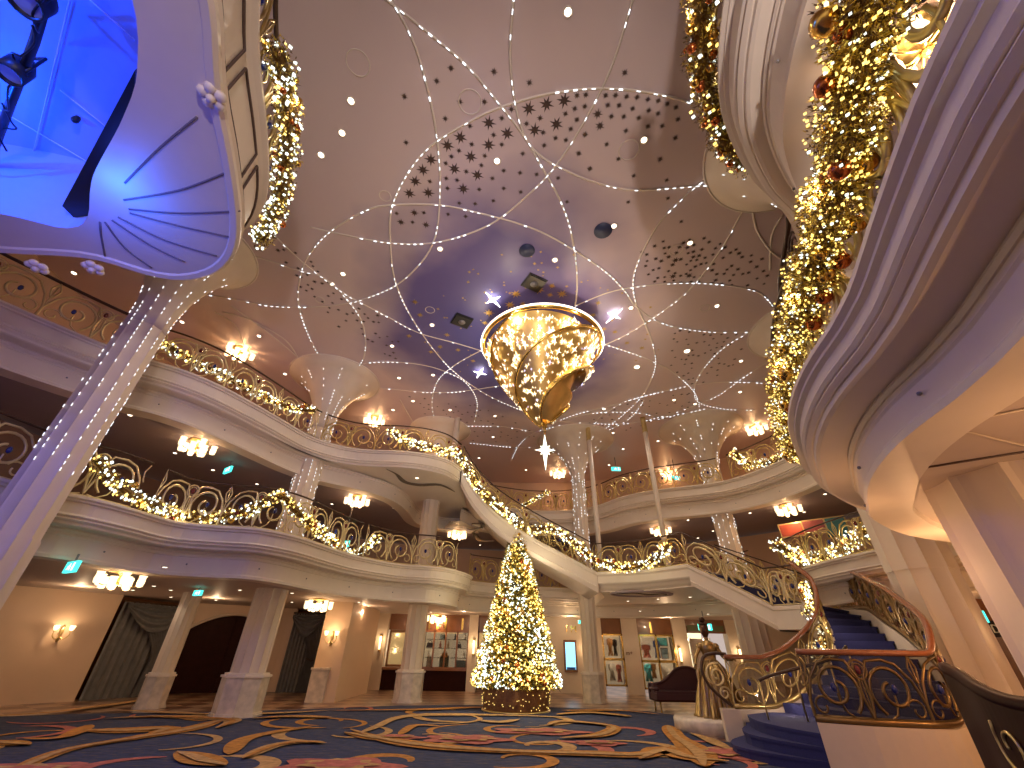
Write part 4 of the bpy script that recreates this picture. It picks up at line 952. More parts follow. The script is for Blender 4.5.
def string_wall(P_, T_, side, name, z_up=.1):
    m_ = MB(); n_ = 40; pts = [param(P_, T_, i / n_) for i in range(n_ + 1)]; q = offs([(p.x, p.y) for p in pts], .13 * side)
    top = [max(.58 if side > 0 else .68, ZL * gz_(i / n_) + z_up + (.38 * max(0, sin(pi * (i / n_ - .3) / .7)) if side < 0 else 0)) for i in range(n_ + 1)]; bot = [max(0, ZL * gz_(i / n_) - .75) if i > 14 else 0 for i in range(n_ + 1)]
    a_ = [(p.x - lo.x, p.y - lo.y) for p in pts]; b_ = [(p[0] - lo.x, p[1] - lo.y) for p in q]
    rows = [[(x, y, z) for (x, y), z in zip(a_, bot)], [(x, y, z) for (x, y), z in zip(a_, top)], [(x, y, z) for (x, y), z in zip(b_, top)], [(x, y, z) for (x, y), z in zip(b_, bot)]]
    for k in range(4): m_.strip(rows[k], rows[(k + 1) % 4])
    m_.add([r_[0] for r_ in rows], [(0, 1, 2, 3)]); m_.build('side_wall', PANEL, cs)
    return [(p.x, p.y, t_) for p, t_ in zip(pts, top)]
ip_ = string_wall(INN, INT, 1, 'i'); op_ = string_wall(OUT, OTT, -1, 'o')
# curb running on in front of the steps on the left, carrying the volute
m_ = MB(); m_.prism([(4.95 - lo.x, 11.9 - lo.y), (5.3 - lo.x, 11.75 - lo.y), (5.3 - lo.x, 12.05 - lo.y), (4.98 - lo.x, 12.1 - lo.y)], 0, .58); m_.build('curb', PANEL, cs)
ri = railing(ip_, 1.0, 'inner curved stair railing, glass with gold scrolls under a broad reddish wood handrail', BRASS, RWOOD, rail_r=.07, inset=.06, glass=True, fat=.9, lift=.05, base_r=.05)
ro = railing(op_, 1.0, 'outer curved stair railing, glass and gold scrolls with wood handrail bulging toward the camera', AGOLD, RWOOD, rail_r=.07, inset=-.06, glass=True, fat=1.0, lift=.05, base_r=.06)
# volute newel on the left end of the inner railing
v = empty('newel_volute', (5.0, 11.95, .58), 'dark curled handrail end with small gold scrolls beside the statue', 'newel')
m_ = MB(); m_.tube(spl([Vector(p) for p in ((.3, -.1, 1.05), (.0, -.05, 1.06), (-.22, 0, .98), (-.32, .0, .72), (-.22, -.02, .42), (.0, -.05, .2), (.2, -.08, .05))], .06), .035, 8); m_.build('handrail', DBRONZE, v)
m_ = MB(); m_.tube([Vector((-.02 + x, -.05, z)) for x, z in spiral(0, .62, .26, .05, 1.2, 1.6, 30)], .025, 6); m_.tube([Vector((.1 + x, -.05, z)) for x, z in spiral(0, .28, .14, .04, 0, 1.4, 20)], .02, 6); m_.build('scroll', PBRASS, v)
# centre handrail
md = [((Vector(param(INN, INT, t)) * .55 + Vector(param(OUT, OTT, t)) * .45), ZL * gz_(t) + 1.0) for t in [i / 20 * .36 for i in range(21)]]
ch = empty('centre_handrail', (md[0][0].x, md[0][0].y, .2), 'thin dark centre handrail rising over the navy steps', 'handrail'); c0 = Vector(ch.location)
m_ = MB(); m_.tube([Vector((p.x, p.y, z)) - c0 for p, z in md], .03, 8); m_.build('handrail', DBRONZE, ch)
for i in (0, 7, 14, 20):
    p, z = md[i]; m_ = MB(); m_.tube([Vector((p.x, p.y, z - .85)) - c0, Vector((p.x, p.y, z)) - c0], .018, 6); m_.build('post', BRASS, ch)

# curved dark bench back in the near right corner
bb = empty('curved_bench', (4.3, 4.4, 0), 'dark polished bench with sweeping curved back and brass scroll inlay in the bottom right corner', 'bench'); lo = Vector(bb.location)
bp = [atY(940, 668, 5.2), atY(955, 676, 4.9), atY(975, 690, 4.5), atY(1000, 701, 4.2), atY(1030, 707, 3.9), atY(1090, 712, 3.3)]
bs = resample(spl(bp, .08), .08)
m_ = MB(); A_ = [(p.x - lo.x, p.y - lo.y, p.z) for p in bs]; q = offs([tuple(p) for p in bs], .09); B_ = [(p[0] - lo.x, p[1] - lo.y, p[2]) for p in q]
A0 = [(x, y, .42) for x, y, z in A_]; B0 = [(x, y, .42) for x, y, z in B_]
m_.strip(A0, A_); m_.strip(A_, B_); m_.strip(B_, B0); m_.strip(B0, A0); m_.add([A0[0], A_[0], B_[0], B0[0]], [(0, 1, 2, 3)]); m_.build('backrest', DWOOD, bb)
m_ = MB(); m_.tube([((a_[0] + b_[0]) / 2, (a_[1] + b_[1]) / 2, a_[2]) for a_, b_ in zip(A_, B_)], .06, 8); m_.build('top_rail', DWOOD, bb)
m_ = MB(); S1_ = offs([tuple(p) for p in bs], .6); m_.strip([(x, y, .48) for x, y, z in A_], [(p[0] - lo.x, p[1] - lo.y, .48) for p in S1_]); m_.strip([(p[0] - lo.x, p[1] - lo.y, .48) for p in S1_], [(p[0] - lo.x, p[1] - lo.y, .05) for p in S1_]); m_.build('seat', PURPLE, bb)
m_ = MB(); m_.strip([(x, y, .05) for x, y, z in A_], [(x, y, .45) for x, y, z in A_]); m_.build('plinth', DWOOD, bb)
m_ = MB(); i0 = int(len(bs) * .45)
def bpos(s, z):
    f_ = min(len(A_) - 1.001, max(0, s / .08)); j = int(f_); p_ = Vector(A_[j]).lerp(Vector(A_[j + 1]), f_ - j); return Vector((p_.x - .02, p_.y - .03, z))
for (cx_, cz_, r0_, r1_, a0_, t_) in ((.95, 1.02, .22, .04, 2.4, 1.2), (1.5, 1.0, .22, .04, .8, -1.2)):
    m_ = MB(); m_.tube([bpos(cx_ + x, cz_ + y) for x, y in spiral(0, 0, r0_, r1_, a0_, t_, 24)], .014, 5); m_.build('brass_inlay', BRASS, bb)
# ------------------------------------------------------------------ shell canopy (top left) with stage opening
FANR = mat('fan_rib_shadow_line', (.16, .13, .16), .6)
sh = empty('shell_canopy', (-4.2, 3.2, S5), 'shell-shaped canopy lit blue from below with fan ribs, top left', 'canopy'); lo = Vector(sh.location)
OP = smooth_path([(-3.45, -4), (-3.5, -1), (-3.6, 1.0), (-4.02, 1.83), (-4.61, 2.38), (-5.59, 3.12), (-6.2, 3.75), (-6.7, 3.92), (-7.35, 3.7), (-9, 3.4), (-12.8, 3.1)], .15)
n_ = 90
A_ = resample([Vector((p[0], p[1], 0)) for p in SHp], .05); B_ = resample([Vector((p[0], p[1], 0)) for p in OP], .05)
A_ = [A_[int(i * (len(A_) - 1) / n_)] for i in range(n_ + 1)]; B_ = [B_[int(i * (len(B_) - 1) / n_)] for i in range(n_ + 1)]
ai = [Vector((p[0], p[1], 0)) for p in offs([tuple(p) for p in A_], .12)]
L3 = lambda P_, z: [(p.x - lo.x, p.y - lo.y, z - lo.z) for p in P_]
m_ = MB(); m_.strip(L3(ai, S5 + .03), L3(B_, S5 + .03)); m_.build('soffit', CREAM, sh)
m_ = MB(); m_.sweep([(p.x - lo.x, p.y - lo.y, 0) for p in A_], [(.14, .03), (.12, .0), (.04, -.01), (0, .03), (.0, .1), (.04, .13), (.04, .17), (.0, .2), (.05, .25), (.09, .28), (.09, 1.05), (.04, 1.1), (-.02, 1.14), (-.02, 1.2), (.02, 1.23), (.3, 1.23)]); m_.build('fascia', CREAM, sh)
# raised frames on the fascia
acc = 0; i = 12
while i < n_ - 6:
    j = i; 
    while j < n_ - 1 and (A_[j] - A_[i]).length < 1.05: j += 1
    q = offs([tuple(p) for p in A_[i:j + 1]], .075); 
    if len(q) > 2:
        lo_, hi_ = [(p[0] - lo.x, p[1] - lo.y, .36) for p in q], [(p[0] - lo.x, p[1] - lo.y, .97) for p in q]
        m_ = MB(); m_.tube([Vector(p) for p in lo_ + hi_[::-1]], .018, 5, closed=True); m_.build('panel_moulding', LINE, sh)
    i = j + 1
for (a_, b_, c__) in (((125, 183), (160, 148), (197, 117)), ((124, 200), (180, 190), (230, 171)), ((129, 209), (180, 213), (240, 211)), ((130, 213), (180, 226), (235, 238)), ((118, 217), (165, 240), (217, 256)), ((112, 220), (150, 245), (185, 262)), ((105, 222), (125, 248), (152, 268)), ((100, 222), (101, 235), (105, 256))):
    m_ = MB(); m_.tube([p - lo for p in spl([at(a_[0], a_[1], S5 + .025), at(b_[0], b_[1], S5 + .025), at(c__[0], c__[1], S5 + .025)], .1)], .014, 5); m_.build('fan_rib', FANR, sh)
for (x, y) in ((38, 266), (94, 267), (213, 96)):
    p = at(x, y, S5 + .02) - lo; m_ = MB()
    for k in range(5): m_.ball((p.x + .09 * cos(k * 2 * pi / 5), p.y + .09 * sin(k * 2 * pi / 5), p.z - .02), .07, 0, 8, .7)
    m_.ball((p.x, p.y, p.z - .06), .05, 0, 8); m_.build('rosette', CREAM, sh)
m_ = MB(); m_.strip(L3(B_, 8.3), L3(B_, S5 + .03)); m_.build('opening_reveal', BLUEWALL, sh)
# walking deck above canopy and stage ceiling seen through the opening
m_ = MB(); m_.strip(L3(B_, 8.3), [(-13 - lo.x, -4 - lo.y + i * 8 / n_, 8.3 - lo.z) for i in range(n_ + 1)]); m_.build('stage_ceiling', BLUEWALL, sh)
m_ = MB()
for (p, q) in (((70, 0), (20, 210)), ((0, 110), (135, 190)), ((90, 0), (135, 40)), ((60, 90), (110, 130))): m_.tube([at(p[0], p[1], 8.27) - lo, at(q[0], q[1], 8.27) - lo], .012, 4)
m_.build('panel_joint', mat('joint_pale', (.75, .8, .95), .6), sh)
# black beam standing in for the dark gap behind the stage lamps
mb = MB(); p, q = at(68, 214, 7.35), at(131, 92, 7.35); d = (q - p); L_ = d.length; d.normalize(); nn = Vector((-d.y, d.x, 0))
pts = [at(*k_, 7.0) for k_ in ((135, 70), (134, 112), (123, 150), (98, 216), (78, 222), (62, 206))]
o0 = p.copy(); mb.prism([((v_ - o0).x, (v_ - o0).y) for v_ in pts], 7.0 - o0.z, 7.12 - o0.z); tag(mb.build('dark_gap_plate', BLACK, None, o0), 'black wedge-shaped beam standing in for the dark gap beside the stage opening', 'plate')
def stage_lamp(px, py, z, m, label, r=.07, cool=(.1, .35, 1), pw=20):
    c_ = at(px, py, z); root = empty('stage_lamp', c_, label, 'lamp')
    o = MB(); o.lathe([(r * .6, .22), (r * 1.1, .12), (r * 1.15, 0), (r * 1.0, 0)], n=14, cap=False); o.lathe([(r * .55, .22), (.001, .24)], n=14); o.build('housing', BLACK, root)
    o = MB(); o.lathe([(.001, .01), (r * .95, .012)], n=14, cap=False); o.build('lens', m, root)
    o = MB(); o.tube([(-r * 1.3, 0, .08), (-r * 1.3, 0, .3), (r * 1.3, 0, .3), (r * 1.3, 0, .08)], .012, 5); o.build('yoke', BLACK, root)
stage_lamp(110, 171, 6.85, WHITELED, 'bright white stage lamp in the middle of the black beam', .085)
stage_lamp(118, 153, 6.85, WHITELED, 'smaller white stage lamp above the brightest one', .06)
stage_lamp(102, 202, 6.8, BLUELED, 'cyan glowing stage lamp at the lower end of the black beam', .06)
# truss pipe with hanging lamps, upper left
tp = [at(55, -30, 7.7), at(35, 40, 7.7), at(12, 100, 7.7), at(-12, 165, 7.7)]; o0 = tp[0].copy()
r_ = empty('lighting_bar', o0, 'black lighting bar with cables across the blue stage ceiling', 'lighting bar')
mb = MB(); mb.tube([p - o0 for p in tp], .05, 8); mb.build('pipe', BLACK, r_)
mb = MB(); random.seed(3)
for k in range(5):
    q = [tp[0].lerp(tp[-1], min(1, max(0, (k * .2 + j * .06)))) - o0 + Vector((random.uniform(-.1, .15), random.uniform(-.1, .1), random.uniform(-.2, -.02))) for j in range(5)]; mb.tube(spl(q, .05), .012, 5)
mb.build('cable', BLACK, r_)
def ring_lamp(px, py, label, r=.3):
    c_ = at(px, py, 7.5); root = empty('stage_spotlight', c_, label, 'lamp')
    o = MB(); o.lathe([(r * .5, .4), (r, .25), (r, 0), (r * .86, 0), (r * .86, .2)], n=20, cap=False); o.lathe([(r * .5, .4), (.001, .42)], n=20); o.build('housing', BLACK, root)
    o = MB(); o.lathe([(.001, .06), (r * .85, .05)], n=20, cap=False); o.build('lens', BLUEWALL, root)
    o = MB(); o.tube([(-r * 1.1, 0, .1), (-r * 1.1, 0, .5), (r * 1.1, 0, .5), (r * 1.1, 0, .1)], .02, 5); o.build('yoke', BLACK, root)
ring_lamp(24, 3, 'round black stage spotlight cut by the top edge of the picture', .17); ring_lamp(8, 75, 'round black stage spotlight at the left edge', .14)
o = MB(); o.ball((0, 0, 0), .05, 0, 8); o.lathe([(.05, .0), (.03, .1)], n=8); tag(o.build('ceiling_sensor', BLACK, None, at(75, 120, 8.22)), 'small black sensor on the blue stage ceiling', 'sensor')

# groove, pale strip on the underside of the upper right canopy
o = MB(); q = [at(805, -20, S5 + .05), at(812, 60, S5 + .05), at(823, 165, S5 + .05)]; o0 = q[0].copy(); o.tube([p - o0 for p in q], .02, 5, squash=.5); struct(o.build('trim_10', LINE, None, o0))
o = MB(); q = [at(825, -20, S5 + .05), at(832, 60, S5 + .05), at(842, 130, S5 + .05)]; o0 = q[0].copy(); o.tube([p - o0 for p in q], .03, 5, squash=.5); struct(o.build('trim_11', PANEL, None, o0))

# ------------------------------------------------------------------ ceiling light strips
ST = [
 [(388, -5), (413, 41), (429, 95), (437, 139), (440, 176), (439, 210), (435, 237), (423, 260), (398, 284), (367, 298), (344, 304), (311, 307), (271, 306), (238, 300), (209, 295)],
 [(380, -5), (387, 0), (421, 27), (465, 64), (496, 100), (523, 135), (543, 169), (560, 200), (570, 228), (576, 262), (577, 290), (575, 306)],
 [(514, -5), (510, 51), (514, 98), (523, 132), (536, 152), (557, 166), (591, 181), (631, 190), (673, 188), (715, 185), (748, 187), (768, 192), (780, 203)],
 [(634, -5), (611, 68), (584, 122), (557, 164), (530, 193), (489, 225), (438, 242), (391, 243), (340, 234), (310, 227)],
 [(334, 398), (334, 383), (324, 363), (313, 345), (302, 318), (298, 296), (302, 270), (311, 252), (331, 231), (367, 210), (394, 205), (438, 205), (475, 212), (523, 225), (557, 240), (602, 269), (624, 290), (635, 305), (655, 320), (680, 328), (713, 332), (750, 332), (772, 331)],
 [(240, 254), (260, 258), (297, 270), (324, 278), (344, 296), (359, 316), (365, 336), (364, 356), (355, 372), (346, 384)],
 [(273, 234), (289, 250), (306, 265), (342, 292), (359, 302), (388, 317), (419, 333), (455, 343), (482, 351)],
 [(690, 103), (675, 98), (645, 92), (618, 89), (584, 89), (543, 95), (499, 108), (469, 122), (431, 146), (408, 173), (392, 207), (390, 237), (396, 284), (418, 328), (449, 367), (482, 392), (516, 408), (552, 420), (589, 423), (617, 424), (640, 422), (664, 418), (679, 414)],
 [(770, 160), (748, 165), (724, 172), (702, 182), (680, 201), (660, 222), (644, 249), (635, 271), (633, 288), (637, 306), (646, 326), (653, 346), (655, 367), (645, 392), (625, 413), (606, 428)],
 [(768, 186), (759, 185), (748, 189), (743, 209), (733, 229), (722, 248), (704, 273), (684, 295), (653, 318), (624, 336), (602, 346)],
 [(575, 306), (607, 293), (635, 287), (664, 284), (693, 283), (724, 285), (755, 291), (768, 300), (777, 313)],
 [(604, 344), (637, 355), (658, 364), (670, 370), (689, 386), (698, 401), (702, 430)],
 [(771, 329), (749, 333), (722, 349), (702, 371), (694, 390), (700, 403), (726, 409), (756, 410)],
 [(767, 362), (741, 379), (715, 397), (677, 412), (640, 422)],
 [(779, 384), (737, 382), (700, 384), (670, 390), (640, 397), (610, 406), (580, 413), (560, 420)],
 [(333, 390), (345, 374), (360, 365), (378, 362), (408, 363), (438, 369), (465, 382), (477, 402), (474, 423)],
 [(340, 388), (354, 385), (381, 388), (421, 392), (455, 392), (499, 386)],
 [(482, 350), (455, 365), (437, 382), (432, 406), (437, 426)],
 [(564, 420), (583, 415), (607, 412), (640, 413), (660, 417), (690, 412), (720, 405)],
 [(468, 426), (480, 426), (505, 427), (533, 432)], [(470, 443), (480, 444), (511, 447), (538, 447), (562, 443), (589, 437), (617, 426), (633, 415), (644, 400)],
 [(660, 392), (630, 400), (613, 408), (599, 418), (591, 431)], [(560, 425), (534, 433), (519, 445), (511, 461)]]
RNG = random.Random(11)
STL = ['from the top edge down the left side, then sweeping left to the large column', 'diagonally from the top left to the front of the chandelier ring', 'from the top centre curving right to the flare beside the top garland', 'from the top right of centre, bending left across the dark stars',
 'in a long loop from the second column over the blue area to the right side', 'from the shell canopy down to the second column flare', 'from the left garland straight to the chandelier ring', 'as the largest arc enclosing the dark stars and passing left of the chandelier',
 'curving down right of the chandelier from the upper right flare', 'slanting from the upper right flare to the chandelier ring', 'arching from the chandelier ring to the right railing', 'leaving the chandelier ring toward the right strip-lit column', 'looping from the pale right disc to the right column',
 'crossing low from the big garland toward the far side', 'nearly level below the chandelier to the right', 'looping round the flare of the second column', 'nearly level left of the chandelier below the blue area', 'bowing left from the chandelier ring', 'arching over the two slim poles', 'short and level above the stair head', 'crossing behind the crystal tip of the chandelier', 'short and steep behind the right slim pole', 'short and curling beneath the chandelier star']
for pts, lb in zip(ST, STL):
    P_ = resample(spl([at(x, y, ZC - .012) for x, y in pts], .12), .09); o0 = P_[len(P_) // 2].copy()
    root = empty('ceiling_light_strip', o0, 'curved ceiling light strip running ' + lb, 'light strip', 'curved light strips on the ceiling')
    m_ = MB(); m_.tube([p - o0 for p in P_], .026, 4, squash=.45); m_.build('strip_channel', STRIP, root)
    m_ = MB(); ph = RNG.random() * 6
    for i in range(0, len(P_) - 1, 2):
        far = P_[i].y > 13
        if RNG.random() < (.62 if far else .5) + .35 * sin(i * .13 + ph): m_.tube([P_[i] - o0 + Vector((0, 0, -.018)), P_[i].lerp(P_[i + 1], .85) - o0 + Vector((0, 0, -.018))], .0105 if RNG.random() < .75 else .018, 4)
    if m_.v: m_.build('led_lights', LED, root)['kind'] = 'stuff'
# unlit pale trim arcs over the galleries
for i, pts in enumerate((((231, 306), (266, 331), (288, 349), (303, 362)), ((222, 312), (250, 320), (285, 340), (299, 360)), ((215, 312), (235, 325), (243, 345)), ((470, 470), (430, 440), (415, 425), (400, 400)), ((752, 206), (757, 230), (770, 250), (780, 258)), ((783, 215), (772, 235), (770, 270)))):
    P_ = spl([at(x, y, ZC - .012) for x, y in pts], .15); o0 = P_[0].copy(); m_ = MB(); m_.tube([p - o0 for p in P_], .03, 4, squash=.5); tag(m_.build('ceiling_trim_arc', STRIP, None, o0), 'unlit pale trim arc on the ceiling over the galleries', 'ceiling trim', 'unlit trim arcs on the ceiling')

# ------------------------------------------------------------------ ceiling stars
def star_mesh(m, n=8, inner=.36):
    b_ = MB(); vs = [(0, 0, -.06)]
    for i in range(2 * n):
        a_ = pi * i / n; r_ = (1 if i % 4 == 0 else .82) if i % 2 == 0 else inner; vs.append((r_ * cos(a_), r_ * sin(a_), 0))
    k = 2 * n; b_.add(vs, [(0, 1 + (i + 1) % k, 1 + i) for i in range(k)]); o = b_.build('tmp', m); me = o.data; bpy.data.objects.remove(o); return me
SD, SG = star_mesh(STARD), star_mesh(STARG)
cnt = [0]; restS = {0: MB(), 1: MB()}
def cstar(px, py, r, me, lb=None, grp=None):
    p = at(px, py, ZC - .004)
    if cnt[0] >= 290:
        o_ = restS[0 if me is SD else 1]; o_.add([(v.co.x * r + p.x, v.co.y * r + p.y, v.co.z * r + p.z) for v in me.vertices], [tuple(f.vertices) for f in me.polygons]); return
    cnt[0] += 1
    o = bpy.data.objects.new('ceiling_star', me); COL.objects.link(o); o.location = p; o.scale = (r, r, r); o.rotation_euler = (0, 0, RNG.random() * .5)
    if me is SG: tag(o, lb or 'gold eight-pointed star on the blue ceiling round the chandelier', 'star', grp or 'gold stars round the chandelier')
    else: tag(o, lb or 'dark eight-pointed star on the ceiling', 'star', grp or 'dark stars on the ceiling')
def cc(l, ox, oy, k=4.518): return [(ox + x / k, oy + y / k) for x, y in l]
for x, y in cc([(672, 220), (753, 200), (832, 183), (797, 290), (699, 317), (492, 284), (575, 332), (491, 384), (363, 350), (305, 386), (410, 437), (230, 450), (194, 497), (336, 492), (440, 520), (159, 548), (376, 582), (133, 603), (218, 600)], 380, 60):
    cstar(x, y, .165, SD, 'large dark eight-pointed star inside the big ceiling arc above the chandelier', 'large dark ceiling stars')
for x, y in cc([(155, 690), (95, 733), (208, 745)], 380, 60) + cc([(170, 244), (180, 298)], 560, 60): cstar(x, y, .12, SD)
for x, y in cc([(880, 220), (862, 312), (890, 160), (930, 157), (925, 210), (890, 270), (838, 243), (723, 262), (793, 353), (840, 362), (925, 337), (662, 288), (594, 223), (550, 263), (513, 339), (550, 382), (406, 298), (295, 265), (361, 189), (472, 189), (320, 37), (515, 53), (256, 95), (110, 165), (118, 373), (675, 103), (414, 381), (357, 410), (323, 436), (473, 433), (458, 476), (390, 504), (297, 467), (299, 535), (348, 543), (305, 580), (225, 549), (559, 500), (508, 535), (645, 423), (742, 386), (633, 510), (708, 517), (805, 533), (898, 422), (948, 491), (737, 328), (559, 580), (636, 597), (448, 585), (512, 636), (430, 650), (358, 647), (308, 697), (387, 707), (845, 641), (75, 693), (198, 690), (147, 733)], 380, 60): cstar(x, y, .08, SD)
for x, y in cc([(206, 160), (251, 160), (301, 165), (348, 168), (397, 178), (444, 184), (485, 198), (524, 214), (216, 204), (267, 205), (328, 220), (401, 228), (443, 242), (232, 255), (288, 256), (356, 262), (533, 268), (298, 320), (397, 300), (462, 298), (521, 352), (114, 336), (211, 381), (84, 423), (264, 447), (453, 448), (135, 491), (333, 523), (482, 543), (488, 625), (308, 642), (548, 730), (293, 57)], 560, 60): cstar(x, y, .08, SD)
for x, y in ((516, 294), (562, 294), (510, 305), (489, 313), (539, 290)): cstar(x, y, .2, SG)
for x, y in ((485, 323), (552, 286), (523, 304), (550, 295), (593, 315), (604, 329), (615, 332), (627, 343), (598, 303), (415, 302), (420, 315), (409, 336), (440, 347), (458, 350), (473, 361), (642, 348), (447, 335), (431, 352)): cstar(x, y, .13, SG)
for k in range(70):
    a_ = RNG.uniform(pi * .85, pi * 2.15); q = RNG.uniform(1.05, 1.9); x, y = 542 + 62 * q * cos(a_), 340 + 48 * q * sin(a_)
    cstar(x, y, RNG.uniform(.035, .07), SG)
for x, y in cc([(432, 272), (493, 342), (420, 345)], 580, 200): cstar(x, y, .13, SD)
def scatter(poly, n, r):
    xs_ = [p[0] for p in poly]; ys_ = [p[1] for p in poly]; k = 0; pts = []
    while k < n:
        x, y = RNG.uniform(min(xs_), max(xs_)), RNG.uniform(min(ys_), max(ys_)); ins = False; j = len(poly) - 1
        for i in range(len(poly)):
            if (poly[i][1] > y) != (poly[j][1] > y) and x < (poly[j][0] - poly[i][0]) * (y - poly[i][1]) / (poly[j][1] - poly[i][1]) + poly[i][0]: ins = not ins
            j = i
        if ins and all(hypot(x - a_, y - b_) > 4.5 for a_, b_ in pts): pts.append((x, y)); cstar(x, y, r * RNG.uniform(.8, 1.2), SD)
        k += 1
scatter([(640, 245), (700, 235), (765, 260), (770, 290), (700, 283), (650, 283)], 240, .085)
scatter([(268, 238), (300, 250), (340, 290), (400, 330), (400, 362), (340, 330), (290, 280)], 300, .08)
scatter([(675, 325), (750, 335), (735, 365), (690, 395), (670, 370)], 200, .075)
scatter([(400, 395), (480, 405), (520, 425), (560, 440), (480, 444), (430, 425)], 260, .075)
scatter([(580, 425), (640, 398), (690, 390), (690, 412), (600, 438)], 200, .075)
for k_, nm_ in ((0, 'dark'), (1, 'gold')):
    if restS[k_].v: tag(restS[k_].build('small_ceiling_stars', STARD if k_ == 0 else STARG), 'remaining small %s stars scattered over the ceiling' % nm_, 'stars', None, 'stuff')

# flush round ceiling rings
for x, y, r_, pl_ in ((358, 63, .22, 'nearest the top left, beside the leftmost downlights'), (470, 102, .23, 'just outside the big arc of dark stars'), (629, 150, .22, 'inside the arc at the upper right'), (385, 196, .14, 'left of the dark star cluster'), (676, 250, .18, 'in the star field left of the right flare'), (705, 308, .15, 'beside a downlight right of the chandelier'), (320, 300, .14, 'above the second column'), (430, 310, .15, 'in the blue area left of the chandelier')):
    c_ = at(x, y, ZC - .01); m_ = MB(); m_.tube([(r_ * cos(2 * pi * i / 28), r_ * sin(2 * pi * i / 28), 0) for i in range(28)], .012, 4, closed=True); 
    tag(m_.build('ceiling_speaker', CEIL if False else STRIP, None, c_), 'flush ceiling speaker with thin pale ring, ' + pl_, 'speaker', 'flush round ceiling speakers')
for x, y, r_ in ((603, 231, .24), (527, 251, .22)):
    c_ = at(x, y, ZC - .02); m_ = MB(); m_.lathe([(r_, 0), (r_, .018)], n=28); tag(m_.build('ceiling_vent', mat('navy_vent', (.03, .04, .10), .5), None, c_), 'round navy ceiling vent %s' % ('right of centre above the chandelier' if x > 600 else 'just above the chandelier'), 'vent')
# black square fixtures beside chandelier
for x, y, lb in ((534, 283, 'black square spotlight housing in the ceiling above the chandelier ring'), (462, 321, 'black square spotlight housing in the ceiling left of the chandelier ring')):
    root = empty('square_spotlight', at(x, y, ZC - .02), lb, 'spotlight'); m_ = MB(); m_.box((0, 0, -.02), (.55, .5, .05), 0, .5); m_.box((0, 0, .0), (.62, .57, .03), 0, .5); m_.build('housing', BLACK, root)
    m_ = MB(); m_.lathe([(.12, -.06), (.1, -.045), (.001, -.045)], n=14); m_.build('lens', GREY, root)
def cross4(s, t=.12):
    b_ = MB()
    for ax in ((1, 0), (0, 1), (-1, 0), (0, -1)):
        u = Vector((ax[0], ax[1], 0)); v = Vector((-ax[1], ax[0], 0)); c_ = Vector((0, 0, 0))
        L_ = s * .7 if ax[0] else s
        b_.add([v * s * t, -v * s * t, u * L_, Vector((0, 0, s * t)), Vector((0, 0, -s * t))], [(0, 3, 2), (3, 1, 2), (1, 4, 2), (4, 0, 2)])
    return b_
for x, y, a_, lb in ((509, 178, .9, None), (493, 300, -.6, 'glowing white cross-shaped star on the ceiling left above the chandelier'), (614, 316, .5, 'glowing white cross-shaped star on the ceiling right of the chandelier'), (480, 373, .4, 'glowing white cross-shaped star on the ceiling lower left of the chandelier'), (583, 384, 0.2, None)):
    if not lb: continue
    o = cross4(.42, .14).build('crystal_star', mat('white_star_glow', (1, 1, 1), emit=7, ecol=(1, .95, .9), sample=False), None, at(x, y, ZC - .1)); o.rotation_euler = (0, 0, a_); tag(o, lb, 'star light')

# ------------------------------------------------------------------ downlights
dl_b = MB(); dl_b.lathe([(.055, 0), (.05, -.012), (.001, -.012)], n=12, cap=False); dlo = dl_b.build('tmp', DL); DLM = dlo.data; bpy.data.objects.remove(dlo)
rg_b = MB(); rg_b.lathe([(.085, .01), (.08, -.012), (.058, -.006)], n=14, cap=False); rgo = rg_b.build('tmp', CREAM); RGM = rgo.data; bpy.data.objects.remove(rgo)
def downlight(px, py, z, grp, lb, s=1.0, lamp=0):
    p = at(px, py, z); root = empty('ceiling_downlight', p, lb, 'downlight', grp); root.scale = (s,) * 3
    o = bpy.data.objects.new('lamp', DLM); COL.objects.link(o); o.parent = root
    o = bpy.data.objects.new('trim_ring', RGM); COL.objects.link(o); o.parent = root
    if lamp: light('SPOT', p - Vector((0, 0, .05)), lamp, (1, .82, .64), .05, direction=(0, 0, -1), spot=radians(130))
G1 = ('downlights in the hall ceiling', 'small round warm downlight in the high painted hall ceiling')
for i, (x, y) in enumerate(((351, 101), (342, 133), (321, 155), (497, 161), (644, 140), (614, 226), (440, 249), (568, 12), (343, 274), (392, 346), (432, 325), (399, 378), (433, 375), (555, 260), (631, 308), (604, 409), (413, 401), (495, 416), (623, 449), (690, 243), (717, 306), (741, 361), (674, 400), (695, 404), (740, 392), (450, 410), (493, 437), (479, 458), (559, 434), (526, 470), (658, 441), (609, 465), (613, 433), (182, 322), (259, 336), (285, 374), (332, 284), (74, 273), (393, 410))):
    downlight(x, y, ZC, *G1, s=1.15, lamp=(95 if i % 2 == 0 else 0))
for x, y, lb in ((637, 367, 'brightest white ceiling spotlight, right of the chandelier'), (687, 351, 'bright white ceiling spotlight between chandelier and big garland')): downlight(x, y, ZC, None, lb, 1.8, 120)
G2 = ('downlights under the upper gallery', 'small round downlight in the soffit under the upper gallery')
for i, (x, y) in enumerate(((130, 415), (175, 453), (257, 460), (257, 484), (319, 482), (332, 504), (213, 470), (394, 508), (480, 545), (750, 513), (804, 512), (825, 494), (715, 522), (688, 520), (713, 531), (722, 539), (698, 538))): downlight(x, y, S5 + .05, *G2, s=.95, lamp=(14 if i % 3 == 0 else 0))
G3 = ('downlights under the lower gallery', 'small round downlight in the soffit under the lower gallery')
